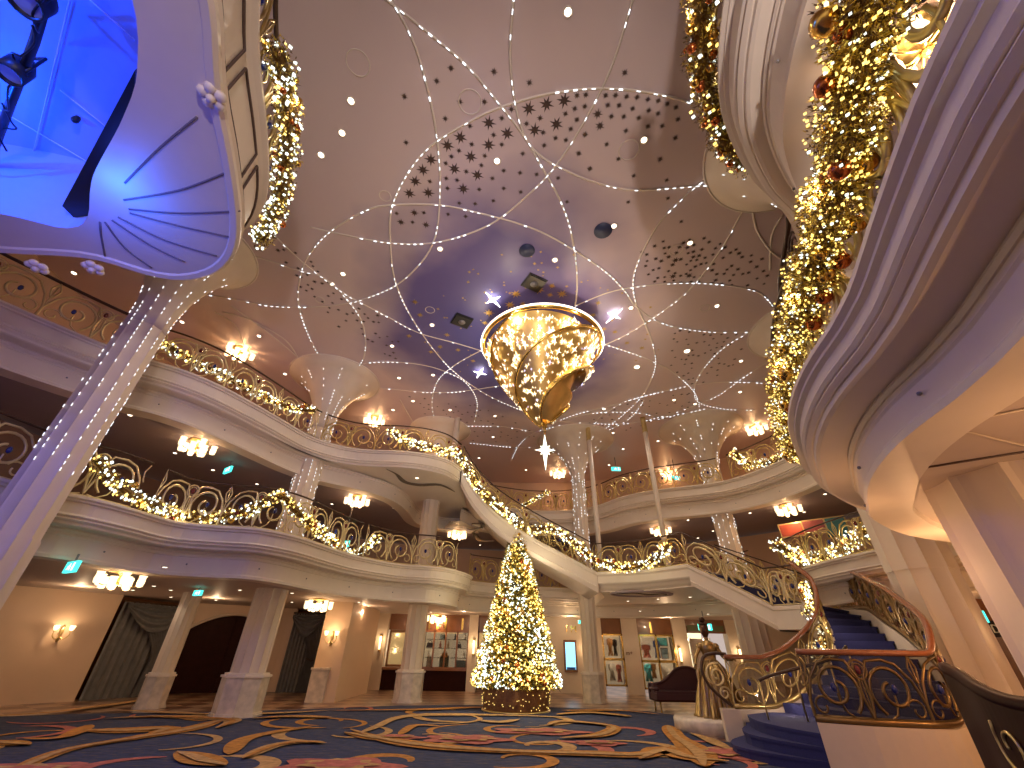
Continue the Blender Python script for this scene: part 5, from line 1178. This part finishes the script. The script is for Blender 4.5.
for i, (x, y) in enumerate(((165, 567), (188, 577), (171, 590), (133, 590), (154, 586), (216, 600), (240, 590), (171, 597), (5, 575), (292, 593), (292, 602), (359, 602), (364, 609), (343, 615), (376, 622), (399, 621), (431, 612), (451, 617), (606, 619), (623, 622), (632, 617), (660, 620), (667, 622), (700, 621), (735, 618), (708, 614), (560, 622), (545, 624), (640, 611))): downlight(x, y, S4 + .05, *G3, s=.9, lamp=(14 if i % 2 == 0 else 0))
for x, y in ((628, 601), (658, 599), (690, 597)): downlight(x, y, Z4 - .665, 'downlights under the stair landing', 'small downlight in the underside of the rounded stair landing', 1.0)
downlight(417, 478, 6.85, None, 'single downlight in the underside of the upper stair flight', 1.0)

# ------------------------------------------------------------------ cluster chandeliers (flush)
def cluster_proto():
    root = empty('cluster_chandelier', (0, 0, 0), '', 'chandelier')
    m_ = MB(); m_.lathe([(.26, 0), (.26, -.03), (.1, -.06), (.03, -.1), (.03, -.26), (.05, -.3), (.001, -.33)], n=20); m_.build('canopy', BRASS, root)
    for k in range(10):
        a_ = 2 * pi * k / 10; r_ = .44 if k % 2 else .26; c_ = (r_ * cos(a_), r_ * sin(a_), -.24 if k % 2 else -.32)
        m_ = MB(); m_.tube(spl([Vector((.03 * cos(a_), .03 * sin(a_), -.25)), Vector((r_ * .6 * cos(a_), r_ * .6 * sin(a_), -.34)), Vector((c_[0], c_[1], -.28))], .05), .012, 5); arm = m_.build('arm', BRASS, root)
        m_ = MB(); m_.lathe([(.02, -.09), (.065, -.07), (.08, .02), (.07, .12), (.085, .17)], c_, 10); m_.build('glass_shade', SHADE, arm)
    return root
proto = None
CH = [((241, 349), ZC, 'glowing cluster chandelier at the upper left between the two strip-lit columns', 30), ((375, 417), ZC, 'glowing cluster chandelier above the upper railing right of the second column', 30), ((558, 471), ZC, 'glowing cluster chandelier beside the slim poles, below the crystal star', 26),
      ((668, 470), ZC, 'glowing cluster chandelier behind the right slim pole', 26), ((755, 426), ZC, 'glowing cluster chandelier beside the right flared column near the big garland', 30),
      ((199, 441), S5 + .05, 'glowing cluster chandelier under the upper gallery at the left', 26), ((358, 496), S5 + .05, 'glowing cluster chandelier under the upper gallery right of the second column', 26), ((458, 531), S5 + .05, 'glowing cluster chandelier glimpsed under the stair flight left of the tree tip', 22), ((786, 505), S5 + .05, 'glowing cluster chandelier under the upper gallery at the right', 30),
      ((660, 527), S5 + .05, 'glowing cluster chandelier behind the foot of the right slim pole', 22), ((912, 40), S5 + .05, 'glowing cluster chandelier overhead behind the gold scroll railing, top right', 24),
      ((123, 571), S4 + .05, 'glowing cluster chandelier above the left wall lamp on the ground floor', 15), ((320, 599), S4 + .05, 'glowing cluster chandelier on the ground floor beside the large fluted column', 15), ((437, 614), S4 + .05, 'glowing cluster chandelier above the large shop window', 15)]
for (p, z, lb, pw) in CH:
    c_ = at(p[0], p[1], z)
    o = cluster_proto() if proto is None else copy_tree(proto)
    if proto is None: proto = o
    o.location = c_; o['label'] = lb; o['group'] = 'cluster chandeliers'
    light('POINT', c_ - Vector((0, 0, .36)), pw * (3.4 if z == ZC else 2.2), (1, .56, .25), .13)
for i, q in enumerate((((905, 471), (960, 462), (1030, 451)), ((960, 430), (1000, 440), (1030, 447)), ((905, 440), (960, 422), (1030, 408)))):
    P_ = [at(x, y, S4b + .05) for x, y in q]; o0 = P_[0].copy(); m_ = MB(); m_.tube([p - o0 for p in P_], .012, 4); struct(m_.build('trim_%d' % (20 + i), LINE if i == 0 else PANEL, None, o0))
# ------------------------------------------------------------------ exit signs
def exit_sign(px, py, z, w_, label, yaw=0, Y=None, top=None):
    c_ = atY(px, py, Y) if Y else at(px, py, z); root = empty('exit_sign', c_, label, 'sign', None, yaw)
    zt_ = (S4 + .1 if c_.z < 3.1 else (S5 + .1 if c_.z < 6.8 else ZC)) - c_.z; m_ = MB(); m_.box((0, 0, zt_ / 2), (.03, .03, zt_)); m_.build('bracket', GREY, root)
    m_ = MB(); m_.box((0, 0, 0), (w_, .06, w_ * .42)); m_.build('sign_face', TEAL, root)
    m_ = MB(); s = w_ * .16   # running figure and doorway pictogram
    for y in (-.034,):
        m_.box((w_ * .28, y, 0), (w_ * .14, .004, w_ * .3)); m_.box((-w_ * .05, y, s * .6), (s * .5, .004, s * .4)); m_.tube([(-w_ * .05, y, s * .3), (-w_ * .1, y, -s * .2), (-w_ * .22, y, -s * .6)], .012, 4); m_.tube([(-w_ * .1, y, -s * .2), (w_ * .02, y, -s * .35), (w_ * .02, y, -s * .8)], .012, 4); m_.tube([(-w_ * .2, y, s * .1), (-w_ * .05, y, s * .25), (w_ * .08, y, 0)], .01, 4)
    m_.build('pictogram', WSIGN, root)
exit_sign(72, 567, 2.9, .5, 'teal exit sign hanging at the far left beside the ground floor chandelier', -.5)
exit_sign(198, 593, 2.95, .35, 'small teal exit sign above the arched doors', -.4)
exit_sign(582, 622, None, .35, 'tiny teal exit sign on the ground floor right of the tree', 0, Y=22)
exit_sign(705, 627, None, .55, 'teal exit sign above the statue, over the store entrance', 0, Y=19.5)
exit_sign(228, 470, 6.45, .45, 'teal exit sign under the upper left gallery', -.6)
exit_sign(616, 469, 10.3, .5, 'teal exit sign on the upper far gallery between the slim poles', 0)
exit_sign(676, 478, 9.9, .5, 'teal exit sign on the upper gallery right of the right slim pole', .2)
exit_sign(344, 544, 4.9, .5, 'blue-teal lit sign behind the lower garland loop left of the tree', -.3)
exit_sign(991, 617, None, .7, 'teal exit sign between the two broad columns at the right', .3, Y=13.5)
c_ = atY(997, 629, 13.45); vbox(c_.x - .5, c_.x + .5, 13.4, 13.5, c_.z + .2, S4 + .06, 'trim_14', MWOOD); b_ = tag(vbox(c_.x - .5, c_.x + .5, 13.4, 13.5, c_.z - .2, c_.z + .2, 'door_sign', BLACK, None, False), 'black sign with pale lettering between the two broad columns at the right', 'sign')
t_ = text('DIS', .3, (0, 0, 0), mat('dull_letters', (.5, .52, .48), .5), None, parent=None); 
t_.name = 'lettering'; t_.parent = b_; t_.location = (c_.x, 13.38, c_.z - .1)
# ------------------------------------------------------------------ christmas tree
TX, TY = .33, 16.9
tr = empty('christmas_tree', (TX, TY, 0), 'tall cone christmas tree packed with white and gold lights, standing in a round basket', 'christmas tree')
H0, H1, RB = .62, 6.1, 1.42
rt = random.Random(5)
F_ = MB(); Bc = MB()
def tr_r(h): t = (h - H0) / (H1 - H0); return RB * (1 - t) ** .95 * (.97 + .03 * sin(h * 9)) + .04
for k in range(15000):
    t = 1 - sqrt(rt.random()); h = H0 + (H1 - H0) * t; a_ = rt.random() * 2 * pi; r_ = tr_r(h) * rt.uniform(.72, 1.03)
    p = Vector((r_ * cos(a_), r_ * sin(a_), h)); u = Vector((cos(a_) + rt.gauss(0, .5), sin(a_) + rt.gauss(0, .5), rt.gauss(.1, .5))).normalized(); v = u.orthogonal().normalized() * .03; e_ = p + u * rt.uniform(.09, .2); w_ = u.cross(v) * .8
    F_.add([p + v, p - v, e_, p + w_], [(0, 1, 2), (1, 3, 2), (3, 0, 2)], 1 if rt.random() < .5 else 0)
F_.lathe([(.001, H0 - .1)] + [(tr_r(H0 + (H1 - H0) * i / 10) * .72, H0 + (H1 - H0) * i / 10) for i in range(11)], n=20, cap=False)
F_.build('foliage', [TREEF, GFOL], tr)['kind'] = 'stuff'
for k in range(3300):
    t = 1 - sqrt(rt.random()); h = H0 + (H1 - H0) * t + .02; a_ = rt.random() * 2 * pi; r_ = tr_r(h) * rt.uniform(.98, 1.1)
    # lights gather in loose diagonal drifts of one colour
    cool = (sin(a_ * 3 + h * 2.1) + rt.gauss(0, .8)) > .1
    Bc.octa((r_ * cos(a_), r_ * sin(a_), h), rt.uniform(.014, .042), 0 if cool else 1)
Bc.build('fairy_lights', [CBULB, WBULB], tr)['kind'] = 'stuff'
for k in range(95):
    t = 1 - sqrt(rt.random()); h = H0 + (H1 - H0) * t; a_ = rt.uniform(-pi, 0) ; r_ = tr_r(h) * 1.0
    o = bpy.data.objects.new('bauble', bauble_mesh(rt.choice([BGOLD, BGOLD, BCOP]))); COL.objects.link(o); o.parent = tr; o.location = (r_ * cos(a_), r_ * sin(a_), h); s_ = rt.uniform(.05, .09); o.scale = (s_,) * 3
m_ = MB(); m_.lathe([(1.02, 0), (1.06, .04), (1.08, .3), (1.14, .62), (1.12, .7), (.95, .7)], n=48); m_.build('basket', WICKER, tr)
m_ = MB(); m_.lathe([(1.12, 0), (1.12, .04), (1.0, .05)], n=48); m_.build('base_ring', BRASS, tr)
m_ = MB(); m_.lathe([(.06, 0), (.05, H1 - .2)], n=8); m_.build('trunk', DWOOD, tr)
m_ = MB()
for k in range(70):
    a_ = rt.uniform(-pi, 0); h = rt.uniform(.08, .66); r_ = 1.06 + .09 * h; m_.octa((r_ * 1.02 * cos(a_), r_ * 1.02 * sin(a_), h), .014)
m_.build('basket_lights', WBULB, tr)['kind'] = 'stuff'
for h, r_ in ((1.2, 1.9), (2.6, 1.6), (4.2, 1.1)):
    for a_ in (-2.4, -1.57, -.7): light('POINT', (TX + r_ * cos(a_), TY + r_ * sin(a_), h), 16, (1, .86, .55), .02)

# ------------------------------------------------------------------ great spiral chandelier
CX, CY, RZ = .98, 10.85, 10.15
gc = empty('spiral_chandelier', (CX, CY, RZ), 'great golden spiral chandelier filled with crystal star lights, tapering to a white star', 'chandelier')
PROF = [(0, 1.92), (.35, 1.84), (.8, 1.62), (1.25, 1.38), (1.7, 1.12), (2.15, .82), (2.55, .50), (2.85, .22), (3.02, .05)]
def cr(d):
    for (d0, r0), (d1, r1_) in zip(PROF, PROF[1:]):
        if d <= d1: return r0 + (r1_ - r0) * (d - d0) / (d1 - d0)
    return .04
TW = radians(-185)
def cp_(phi, d, k=1.0): a_ = phi + TW * (d / 3.0) ** .85; r_ = cr(d) * k; return Vector((r_ * cos(a_), r_ * sin(a_), -d))
GSHELL = mat('gold_mesh_shell', (.70, .47, .16), .38, .85, noise=.2, nscale=5)
PH = [radians(a_) for a_ in (158, 248, 335, 420)]       # spiral bands
def spiral_sheet(name, ph0, ph1, d0, d1, k0=1.0, k1=1.0, m=GSHELL, nu=22, nv=30):
    b_ = MB(); vs = [cp_(ph0 + (ph1 - ph0) * i / nu, d0 + (d1 - d0) * j / nv, k0 + (k1 - k0) * i / nu) for j in range(nv + 1) for i in range(nu + 1)]
    b_.add(vs, [(j * (nu + 1) + i, j * (nu + 1) + i + 1, (j + 1) * (nu + 1) + i + 1, (j + 1) * (nu + 1) + i) for j in range(nv) for i in range(nu)], 0, True); return b_.build(name, m, gc)
segs = [(PH[0], PH[1], .05, 2.8, 1.0, .86), (PH[1], PH[2], .05, 2.9, 1.0, .86), (PH[2], PH[3], .05, 2.95, 1.0, .84), (PH[3], PH[0] + 2 * pi, .05, 1.25, 1.0, .88)]
for s_ in segs: spiral_sheet('spiral_wing', s_[0], s_[1], s_[2], s_[3], s_[4], s_[5])
for s_, d1 in zip(PH, (2.9, 2.9, 2.95, 2.95)):
    b_ = MB(); b_.tube([cp_(s_, .02 + (d1 - .02) * j / 40, 1.02) for j in range(41)], .045, 6); b_.build('spiral_rim', GOLD, gc)
    b_ = MB(); q = [cp_(s_, .02 + (d1 - .02) * j / 40, 1.0) for j in range(41)]; q2 = [cp_(s_ - radians(13), .02 + (d1 - .02) * j / 40, .84) for j in range(41)]; b_.strip(q, q2, 0, True); b_.build('gold_band', GOLD, gc)
b_ = MB(); b_.lathe([(cr(d) * .74, -d) for d in [2.75 - .15 * i for i in range(18)]], n=40, cap=False); b_.build('inner_cone', GSHELL, gc)
# lower wing beyond the open gap
spiral_sheet('lower_wing', PH[3], PH[0] + 2 * pi, 2.0, 2.85, 1.06, .9)
b_ = MB(); b_.tube([cp_(PH[3], 1.95 + .9 * j / 12, 1.08) for j in range(13)], .03, 6); b_.build('lower_rim', GOLD, gc)
m_ = MB(); m_.tube([(1.95 * cos(2 * pi * i / 72), 1.95 * sin(2 * pi * i / 72), 0) for i in range(72)], .07, 8, closed=True); m_.build('top_ring', GOLD, gc)
m_ = MB(); m_.tube([(2.02 * cos(2 * pi * i / 72), 2.02 * sin(2 * pi * i / 72), .03) for i in range(72)], .035, 6, closed=True); m_.build('lit_ring', mat('ring_glow', (1, .95, .85), emit=2.2, ecol=(1, .9, .75), sample=False), gc)
m_ = MB(); m_.lathe([(.9, .85), (.9, .7), (1.25, .35), (1.3, .05), (1.2, .05), (.8, .5)], n=40); m_.build('ceiling_drum', GSHELL, gc)
m_ = MB(); m_.lathe([(.05, 0.8), (.05, -2.7), (.09, -2.9), (.04, -3.1), (.02, -3.2)], n=10); m_.build('centre_rod', GOLD, gc)
# hanging crystal stars
csm = cross4(.085, .17).build('tmp', STARB).data; bpy.data.objects.remove(bpy.data.objects['tmp'])
csp = csm.copy(); csp.materials.clear(); csp.materials.append(STARP)
rg = random.Random(8); rest_ = MB(); nn_ = 0
for k in range(1000):
    s_ = segs[rg.randrange(4)] if rg.random() < .8 else (-pi, 0, .25, 2.5, .76, .76); u = rg.uniform(.06, .94); d = s_[2] + (s_[3] - s_[2]) * (1 - sqrt(rg.random()) * .97) ; kk = (s_[4] + (s_[5] - s_[4]) * u) * rg.uniform(1.02, 1.07)
    p = cp_(s_[0] + (s_[1] - s_[0]) * u, d, kk)
    front = p.y < 0
    if front and nn_ < 98:
        nn_ += 1; o = bpy.data.objects.new('crystal_star', csp if rg.random() < .12 else csm); COL.objects.link(o); o.parent = gc; o.location = p; s2 = rg.uniform(1.0, 2.2); o.scale = (s2,) * 3
        o.rotation_euler = (radians(118) + rg.gauss(0, .25), rg.gauss(0, .3), atan2(p.y, p.x) + pi / 2)
    else:
        rr = Matrix.Rotation(atan2(p.y, p.x) + pi / 2, 3, 'Z') @ Matrix.Rotation(radians(118) + rg.gauss(0, .35), 3, 'X'); s2 = rg.uniform(.5, 1.25)
        rest_.add([rr @ (v.co * s2) + p for v in csm.vertices], [tuple(f.vertices) for f in csm.polygons], 1 if rg.random() < .1 else 0)
rest_.build('small_crystal_stars', [STARB, STARP], gc)['kind'] = 'stuff'
b_ = MB()
for k in range(8):
    a_ = k * pi / 4; L_ = .62 if k == 6 else (.5 if k == 2 else (.3 if k % 2 == 0 else .2)); u = Vector((cos(a_), 0, sin(a_))); v = Vector((-sin(a_), 0, cos(a_)))
    b_.add([v * .07, -v * .07, u * L_, Vector((0, .08, 0)), Vector((0, -.08, 0))], [(0, 3, 2), (3, 1, 2), (1, 4, 2), (4, 0, 2)])
    u2 = Vector((0, cos(a_), sin(a_))); v2 = Vector((0, -sin(a_), cos(a_)))
    b_.add([v2 * .07, -v2 * .07, u2 * L_, Vector((.08, 0, 0)), Vector((-.08, 0, 0))], [(0, 3, 2), (3, 1, 2), (1, 4, 2), (4, 0, 2)])
o = b_.build('bottom_star', mat('star_tip_glow', (.95, 1, .85), emit=2.6, ecol=(1, 1, .78), sample=False), gc, (0, 0, -3.72)); 
for a_ in range(6): light('POINT', (CX + 2.15 * cos(a_ * pi / 3), CY + 2.15 * sin(a_ * pi / 3), RZ - .35), 42, (1, .80, .55), .03)
light('POINT', (CX + .1, CY, RZ - 1.3), 50, (1, .8, .5), .03)

# ------------------------------------------------------------------ statue beside the stair
sx, sy = 5.3, 13.3
b_ = MB(); b_.lathe([(1.0, 0), (1.0, .24), (.96, .3), (.001, .3)], n=48)
o = b_.build('round_statue_base', STONE, None, (sx, sy, 0)); tag(o, 'low round pale marble base under the bronze statue', 'statue base')
stt = empty('statue', (sx + .15, sy - .1, .3), 'bronze statue of a woman in a long pleated gown beside the curved stair', 'statue', None, radians(-15))
b_ = MB(); n_ = 72
prof = [(.62, 0), (.58, .05), (.50, .4), (.38, .8), (.25, 1.08), (.155, 1.2), (.16, 1.28), (.20, 1.42), (.21, 1.5), (.15, 1.6), (.06, 1.64), (.055, 1.72), (.05, 1.76)]
b_.lathe(prof, n=n_, rfun=lambda a, z: (1 + .10 * sin(a * 18) * max(0, 1 - z / 1.15)) * (1 if z < 1.1 else (1 - .28 * abs(sin(a)))))
body = b_.build('body', STATUEM, stt)
b_ = MB(); b_.lathe([(.001, 1.70), (.06, 1.72), (.098, 1.80), (.108, 1.88), (.10, 1.96), (.06, 2.02), (.001, 2.04)], n=20, rfun=lambda a, z: 1 + .12 * max(0, -sin(a)) * (1 if 1.76 < z < 1.9 else .3)); b_.ball((0, -.12, 1.86), .018, 0, 6); b_.build('head', STATUED, stt)
b_ = MB(); b_.lathe([(.09, 1.84), (.12, 1.9), (.122, 1.98), (.08, 2.05), (.001, 2.07)], (0, .035, 0), 18); b_.ball((0, .06, 2.13), .085, 0, 12, .9); b_.tube([(.11 * cos(t), .03 + .11 * sin(t), 2.03) for t in [2 * pi * i / 20 for i in range(20)]], .02, 5, closed=True); b_.build('hair', STATUED, stt)
for s_ in (-1, 1):
    b_ = MB()
    sh_ = Vector((s_ * .19, 0, 1.52)); el = Vector((s_ * .36, -.06, 1.25)); ha = Vector((s_ * (.52 if s_ > 0 else .42), -.22, 1.08 if s_ < 0 else 1.22))
    b_.tube(spl([sh_, el, ha], .06), [.062 - .0028 * i for i in range(len(spl([sh_, el, ha], .06)))], 8)
    for f in range(4):
        d_ = (ha - el).normalized(); lat = d_.cross(Vector((0, 0, 1))).normalized(); r0_ = ha + lat * (.02 * (f - 1.5)); b_.tube([r0_, r0_ + d_ * (.06 + .01 * (f in (1, 2))), r0_ + d_ * .085 + Vector((0, 0, -.03))], .009, 5)
    b_.tube([ha + Vector((0, 0, 0)), ha + Vector((-s_ * .03, -.03, .03)), ha + Vector((-s_ * .035, -.06, .02))], .01, 5)
    b_.build('arm', STATUEM, stt)
    b_ = MB(); b_.ball((s_ * .2, 0, 1.5), .1, 0, 12, .85); b_.build('puff_sleeve', STATUEM, stt)
b_ = MB()
for k in range(7):
    a_ = radians(-160 + 22 * k); b_.tube(spl([Vector((.16 * cos(a_), .16 * sin(a_), 1.18)), Vector((.36 * cos(a_), .36 * sin(a_), .95)), Vector((.46 * cos(a_ + .1), .46 * sin(a_ + .1), .62)), Vector((.60 * cos(a_ + .15), .60 * sin(a_ + .15), .05))], .08), .028, 6)
b_.build('gown_folds', STATUEM, stt)

# ------------------------------------------------------------------ chaise
cx0 = atY(655, 690, 17.0).x; cx1 = atY(707, 690, 17.0).x; W_ = cx1 - cx0
ch = empty('chaise_longue', ((cx0 + cx1) / 2, 17.4, 0), 'dark plum chaise longue with a high swooping back, in front of the gold display window', 'sofa')
b_ = MB(); N_ = 30; A_ = []; B_ = []
for i in range(N_ + 1):
    t = i / N_; x = -W_ / 2 + W_ * t; h = .72 + .52 * (1 / (1 + math.exp(-(t - .45) * 11))) - .10 * max(0, (t - .8) / .2) ** 2; A_.append((x, h))
vs = [(x, .28, .3) for x, h in A_] + [(x, .28, h) for x, h in A_] + [(x, .42, h - .02) for x, h in A_] + [(x, .42, .3) for x, h in A_]; k = N_ + 1; fs = []
for r_ in range(4):
    for i in range(N_): fs.append((r_ * k + i, r_ * k + i + 1, ((r_ + 1) % 4) * k + i + 1, ((r_ + 1) % 4) * k + i))
fs += [(0, k, 2 * k, 3 * k), (N_, 3 * k + N_, 2 * k + N_, k + N_)]
b_.add(vs, fs, 0, False); b_.build('backrest', PURPLE, ch)
b_ = MB(); b_.tube([(x, .30, h) for x, h in A_], .045, 8); b_.build('back_roll', PURPLE, ch)
b_ = MB(); b_.box((0, -.05, .42), (W_ * .98, .8, .16)); b_.box((0, -.05, .53), (W_ * .95, .76, .08)); b_.build('seat', PURPLE, ch)
b_ = MB(); b_.box((0, -.05, .32), (W_, .84, .06)); b_.build('seat_frame', DWOOD, ch)
b_ = MB(); b_.lathe([(.08, -.3), (.1, -.28), (.1, .28), (.08, .3)], n=16); b_.box((0, 0, -.0), (.12, .6, .3)); 
o = b_.build('armrest', PURPLE, ch, (-W_ / 2 + .08, -.05, .62)); o.rotation_euler = (pi / 2, 0, 0); o.scale = (1, .55, 1)
for x in (-.42, .42):
    for y in (-.35, .3):
        b_ = MB(); b_.lathe([(.022, 0), (.035, .29)], n=8); b_.build('leg', BRASS, ch, (x * W_, y, 0))

# art and lit goods glimpsed over the lower right gallery railing
for px, py, w_, h_, c_, lb in ((792, 530, .9, .55, (.30, .05, .03), 'red picture on the gallery wall above the lower right railing'), (814, 526, .8, .5, (.22, .05, .06), 'dark red picture on the gallery wall next to the red one'), (836, 527, .8, .8, (.03, .15, .20), 'teal picture on the gallery wall near the end of the right garland'), (822, 545, .9, .8, (.26, .09, .04), 'rust coloured picture behind the right garland')):
    p = at(px, py, 5.9); r_ = empty('framed_picture', p, lb, 'picture', None, radians(-42)); m_ = MB(); m_.box((0, 0, 0), (w_, .06, h_)); m_.build('frame', BRASS, r_); m_ = MB(); m_.box((0, -.035, 0), (w_ - .1, .01, h_ - .1)); m_.build('canvas', mat('art_paint', c_, .5, noise=.6, nscale=4), r_)
for px, c_, w_, lb in ((552, (.05, .15, .4), .5, 'blue outfit on display behind the lower far railing, right of the tree'), (560, (.5, .3, .12), .4, 'tan outfit on display behind the lower far railing'), (572, (.6, .06, .04), .7, 'red display piece behind the lower far railing beside the stair')):
    p = atY(px, 583, 23.2); o = MB(); o.lathe([(w_ * .25, 0), (w_ * .3, .3), (w_ * .5, .55), (w_ * .2, .62), (.09, .7), (.1, .85), (.001, .9)], n=12); o.lathe([(.03, -.8), (.03, 0)], n=8); o.lathe([(.25, -.83), (.25, -.8)], n=16)
    tag(o.build('display_outfit', mat('display_cloth', c_, .6), None, (p.x, 23.4, Z4 + .85)), lb, 'clothes')

# ------------------------------------------------------------------ blue stage lamps and added warm lamps without fixtures
for p, pw, c_ in (((-7.6, 2.4, 7.35), 150, (.0, .07, 1)), ((-6.0, .8, 7.35), 130, (.0, .07, 1)), ((-9.5, 1.5, 7.35), 120, (.0, .07, 1))): light('POINT', p, pw, c_, .03)
pl = at(104, 200, S5 - .35); light('POINT', pl, 26, (.02, .12, 1), .03)
light('POINT', at(60, 228, S5 - .7), 32, (.02, .08, 1), .02)
for x, y, z, pw in ((8.2, 6.2, 2.4, 60), (6.6, 2.2, 2.4, 60), (11.6, 12.6, 2.4, 45), (12.8, 9.5, 2.2, 45)):       # added warm lamps brightening the right side, no fixtures
    light('POINT', (x, y, z), pw * 1.6, (1, .56, .26), .03)
for x, y in ((-6, 19.5), (-11, 17.5), (-2, 21.5), (3, 22.5), (7.5, 22), (-13.5, 14.5), (11, 20)): light('POINT', (x, y, 2.85), 26, (1, .66, .38), .03)  # added warm fill under the ground-floor ceiling, without fixtures
# stair lamps: small strips in the curved side walls
for t in (.06, .16, .3, .5, .7): p = param(INN, INT, t); light('POINT', (p.x + .2, p.y - .5, ZL * t + .35), 5, (1, .8, .62), .02)

# added wash lamps behind and beside the camera, brightening ceiling, balconies and canopy
def wash(x, y, z, tx, ty, tz, pw, col, label, spot=66):
    p = Vector((x, y, z)); r_ = empty('added_wash_light', p, label, 'fill light'); q = (Vector((tx, ty, tz)) - p).to_track_quat('-Z', 'Y').to_euler(); r_.rotation_euler = q
    m_ = MB(); m_.box((0, 0, .12), (.75, .45, .2)); m_.build('housing', BLACK, r_)
    m_ = MB(); m_.box((0, 0, .01), (.66, .36, .01)); m_.build('lens', GREY, r_)
    l = bpy.data.lights.new('added_wash_lamp', 'SPOT'); l.spot_size = radians(spot); l.spot_blend = 1.0; l.shadow_soft_size = .15; l.energy = pw; l.color = col; o = bpy.data.objects.new('added_wash_lamp', l); COL.objects.link(o); o.location = p + (Vector((tx, ty, tz)) - p).normalized() * .12; o.rotation_euler = q
wash(1.0, -4.2, 3.6, 1.2, 12, 11, 1900, (1, .86, .80), 'added black fill light behind the viewer, aimed up at the hall ceiling')
wash(-6.2, 1.2, 3.4, -9.5, 9, 6.8, 130, (.34, .20, 1), 'added small black violet-gelled fill light low at the left, aimed at the left balconies', 80)
wash(2.0, -5.5, 3.6, -6, 10, 11, 1500, (1, .86, .82), 'second added black fill light behind the viewer, aimed at the left of the hall ceiling', 50)
wash(-4.6, -1.5, 2.6, -5.0, 3.6, 6.7, 420, (.08, .10, 1), 'added black blue-gelled fill light at the left, aimed at the shell canopy', 80)
for x, y, z, pw in ((4.45, 5.5, 2.5, 20), (4.2, 2.6, 2.3, 20), (6.8, 6.6, 2.6, 34)): light('POINT', (x, y, z), pw, (1, .52, .23), .02)  # added warm lamps lifting the near right column and soffit, no fixtures
